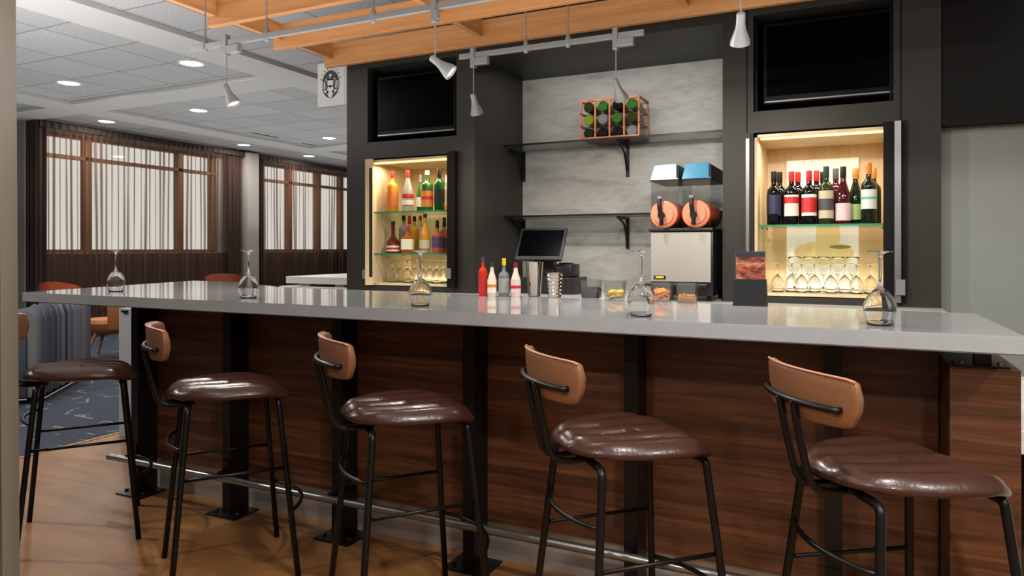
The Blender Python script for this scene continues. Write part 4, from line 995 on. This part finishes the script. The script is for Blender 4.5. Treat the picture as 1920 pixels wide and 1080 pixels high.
for (u, v, l) in ((483, 254, 'slotted ceiling vent ahead of the second curtain'), (575, 273, 'slotted ceiling vent farther away, near the cabinet')):
    x, y = onz(u, v, ZC); t = thing('ceiling_vent', l, 'vent', (x, y, ZC))
    bm = NB()
    for s in range(5): bx(bm, -0.14+s*0.06, -0.105+s*0.06, -0.28, 0.28, -0.012, -0.006)
    bx(bm, -0.16, 0.16, -0.30, -0.28, -0.012, 0); bx(bm, -0.16, 0.16, 0.28, 0.30, -0.012, 0); obj('grille', bm, M['ceil'], t)
    bm = NB(); bx(bm, -0.15, 0.15, -0.28, 0.28, -0.005, 0); obj('duct_opening', bm, M['darker'], t)

# ------------------------------------------------------------------ lounge furniture
# striped settee
p0 = Vector(onz(78, 757, 0)); p1 = Vector(onz(173, 703, 0)); dv = (p1-p0); L = dv.length; ang = math.atan2(dv.y, dv.x)
t = thing('settee', 'striped grey blue settee behind the first bar stool', 'sofa', (p0.x, p0.y, 0), ang)
def rounded_box(bm, x0, x1, y0, y1, z0, z1, b_): bx(bm, x0, x1, y0, y1, z0, z1, b_)
bm = NB(); n = 9
for i in range(n):
    a = i*L/n; tube(bm, [(a+L/n/2, 0.075, 0.06), (a+L/n/2, 0.075, 0.70), (a+L/n/2, 0.085, 0.745), (a+L/n/2, 0.12, 0.765)], L/n*0.52, 12)
bx(bm, 0, L, 0.06, 0.17, 0.05, 0.76, 0.02)
obj('backrest', bm, M['stripes'], t, True)
bm = NB(); bx(bm, -0.02, 0.13, 0.10, 0.80, 0.05, 0.60, 0.03); bx(bm, 0.13, L, 0.17, 0.80, 0.05, 0.30, 0.02); obj('arm_and_base', bm, M['greyfabric'], t, True)
bm = NB(); bx(bm, 0.14, L, 0.18, 0.78, 0.305, 0.45, 0.04); obj('seat_cushion', bm, M['greyfabric'], t, True)
bm = NB(); bx(bm, -0.01, L*0.98, 0.175, 0.34, 0.46, 0.77, 0.05); obj('back_cushion', bm, M['greyfabric'], t, True)
bm = NB(); tube(bm, [(-0.024, 0.12, 0.605), (-0.024, 0.78, 0.605)], 0.007, 6); tube(bm, [(-0.024, 0.1, 0.045), (-0.024, 0.8, 0.045)], 0.007, 6); tube(bm, [(0.0, -0.01, 0.04), (L, -0.01, 0.04)], 0.007, 6); obj('piping', bm, mat('pale_piping', (170, 166, 158), 0.7), t, True)
bm = NB()
for a in (0.06, L-0.06):
    for c in (0.10, 0.74): bx(bm, a-0.02, a+0.02, c-0.02, c+0.02, 0, 0.05)
obj('feet', bm, M['black'], t)
def lounge_chair(label, x, y, rz, mt, ztop, w=0.30, seat=0.42, parts=True):
    t = thing('lounge_chair', label, 'chair', (x, y, 0), rz)
    bm = NB(); N = 20; pr_ = None
    for i in range(N+1):
        th = -1.35+2.7*i/N; c = []
        for j, (rr, zz) in enumerate(((w*0.80, seat-0.06), (w*0.95, seat+0.05), (w, seat+0.6*(ztop-seat)), (w*1.02, ztop-0.04*abs(th)**2), (w*0.96, ztop-0.04*abs(th)**2), (w*0.92, seat+0.1), (w*0.80, seat))):
            c.append(bm.verts.new((rr*math.sin(th), -rr*math.cos(th), zz)))
        if pr_:
            for j in range(len(c)-1): bm.faces.new((pr_[j], c[j], c[j+1], pr_[j+1]))
            bm.faces.new((pr_[-1], c[-1], c[0], pr_[0]))
        else: bm.faces.new(c)
        pr_ = c
    bm.faces.new(pr_[::-1])
    obj('backrest', bm, mt, t, True)
    bm = NB(); lathe(bm, [(w*0.5, seat-0.12), (w*0.78, seat-0.06), (w*0.86, seat+0.01), (w*0.8, seat+0.05), (0.001, seat+0.055)], 24); obj('seat', bm, mt, t, True)
    for a in (0.785, 2.356, 3.927, 5.498):
        bm = NB(); tube(bm, [(w*0.5*math.cos(a), w*0.5*math.sin(a), seat-0.10), (w*0.95*math.cos(a), w*0.95*math.sin(a), 0.0)], 0.022, 10, 0.013); obj('leg', bm, M['oak'], t, True)
    return t
def dpos(u, d):
    l = (u-960)/FL*d; return d*FX+l*RX, d*FY+l*RY
x, y = dpos(208, 8.4); lounge_chair('caramel tub chair with wooden legs seen under the bar top', x, y, 2.2, M['caramel'], 0.74, 0.33, 0.42)
x, y = dpos(118, 8.7); lounge_chair('orange tub chair just above the left end of the bar top', x, y, 0.5, M['orange'], 0.90, 0.25, 0.46)
x, y = dpos(432, 9.6); lounge_chair('rust red tub chair left of the second wine glass', x, y, 0.5, M['rust'], 0.97, 0.31, 0.5)
# second counter at the back
x0, y0 = onz(536, 518, 1.0)
t = thing('serving_counter', 'white serving counter in the lounge left of the dark cabinet', 'counter', (x0, y0, 0))
bm = NB(); bx(bm, 0, 1.9, 0, 1.0, 0.925, 1.0, 0.004); obj('raised_top', bm, M['white'], t)
bm = NB()
for xx in (0.16, 0.62, 1.3):
    for yy in (0.06, 0.8): bx(bm, xx, xx+0.12, yy, yy+0.1, 0.895, 0.925)
obj('riser_block', bm, M['white'], t)
bm = NB(); bx(bm, -0.05, 1.95, -0.05, 1.05, 0.855, 0.895, 0.004); obj('lower_top', bm, M['white'], t)
bm = NB(); bx(bm, 0.0, 1.9, 0.03, 1.0, 0.0, 0.855); obj('counter_base', bm, M['greyfabric'], t)
# white table corner at the right frame edge
x0, y0 = ony(1906, 2.5), 2.5
t = thing('side_counter', 'white counter corner at the right edge of the photo', 'counter', (x0, y0, 0))
bm = NB(); bx(bm, 0, 0.9, -0.05, 0.4, 0.71, 0.78, 0.004); obj('counter_top', bm, M['white'], t)
bm = NB(); bx(bm, 0.03, 0.9, 0.30, 0.38, 0.78, 0.87); obj('upstand', bm, M['white'], t)
bm = NB(); bx(bm, 0.05, 0.85, -0.02, 0.38, 0.0, 0.71); obj('counter_base', bm, M['white'], t)

# ------------------------------------------------------------------ lights
def area(name, loc, size, power, col=(1, 1, 1), rot=(0, 0, 0), sy=None, shape='RECTANGLE', spread=None):
    l = bpy.data.lights.new(name, 'AREA'); l.energy = power; l.color = col; l.shape = shape; l.size = size
    if sy and shape != 'DISK': l.size_y = sy
    if spread: l.spread = spread
    o = bpy.data.objects.new(name, l); COL.objects.link(o); o.location = loc; o.rotation_euler = rot; return o
for i, (x, y) in enumerate(DL):
    near = y < 2  # the added unseen downlights, set stronger than the lounge ones
    area('downlight_beam', (x, y, ZC-0.012), 0.19, (105 if x < -3 else 86) if near else 34, (1, 0.95, 0.88), shape='DISK')
for p, d, pw in LAMPS:
    l = bpy.data.lights.new('spot_beam', 'SPOT'); l.energy = pw*5.0; l.spot_size = math.radians(150); l.spot_blend = 0.9; l.shadow_soft_size = 0.03; l.color = (1, 0.93, 0.84)
    o = bpy.data.objects.new('spot_beam', l); COL.objects.link(o); o.location = p; o.rotation_euler = d.to_track_quat('-Z', 'Y').to_euler()
for (xa, xb) in ((NLx0, NLx1), (-0.5, 0.2)):
    area('niche_led', ((xa+xb)/2, YF+0.10, 1.955-0.045), xb-xa-0.12, 5.5, (1, 0.84, 0.62), sy=0.03)
    area('unseen_niche_fill', ((xa+xb)/2, YF+0.52, 1.06), xb-xa-0.12, 0.9, (1, 0.84, 0.62), (PI, 0, 0), 0.03)  # added fill low in each niche, has no fixture
area('unseen_bounce_fill', (-7.2, 7.4, 1.6), 5.0, 150, (1, 0.97, 0.94), (PI, 0, 0), 11.0)  # added upward fill for the lounge ceiling, has no fixture
area('unseen_bounce_fill', (-3.0, 1.4, 1.9), 6.5, 240, (1, 0.97, 0.94), (PI, 0, 0), 4.0)  # same added fill for the ceiling around the bar
area('unseen_recess_fill', ((XL1+XR0)/2, 4.50, 2.585), XR0-XL1-0.3, 9, (1, 0.97, 0.92), (math.radians(18), 0, 0), 0.25)  # added soft light under the soffit to brighten the wall, no fixture
# world: overcast daylight outside the windows
wd = bpy.data.worlds.new('World'); S.world = wd; wd.use_nodes = True
nt = wd.node_tree; bg = nt.nodes['Background']; bg.inputs[0].default_value = (1.0, 0.95, 0.85, 1); bg.inputs[1].default_value = 1.1

# ------------------------------------------------------------------ camera
cam = bpy.data.cameras.new('Camera'); co = bpy.data.objects.new('Camera', cam); COL.objects.link(co)
co.location = (0, 0, H0); co.rotation_euler = (PI/2, 0, YAW)
cam.sensor_width = 36; cam.sensor_fit = 'HORIZONTAL'; cam.lens = FL/1920*36; cam.shift_y = -74/1920.0
cam.clip_start = 0.05
S.camera = co
S.view_settings.view_transform = 'Standard'; S.view_settings.look = 'None'; S.view_settings.gamma = 1; S.view_settings.use_curve_mapping = False
S.view_settings.exposure = -0.22
try:
    S.cycles.use_denoising = True; S.cycles.max_bounces = 12; S.cycles.transparent_max_bounces = 24; S.cycles.transmission_bounces = 12
    S.cycles.caustics_reflective = False; S.cycles.caustics_refractive = False; S.cycles.sample_clamp_indirect = 5
except Exception: pass
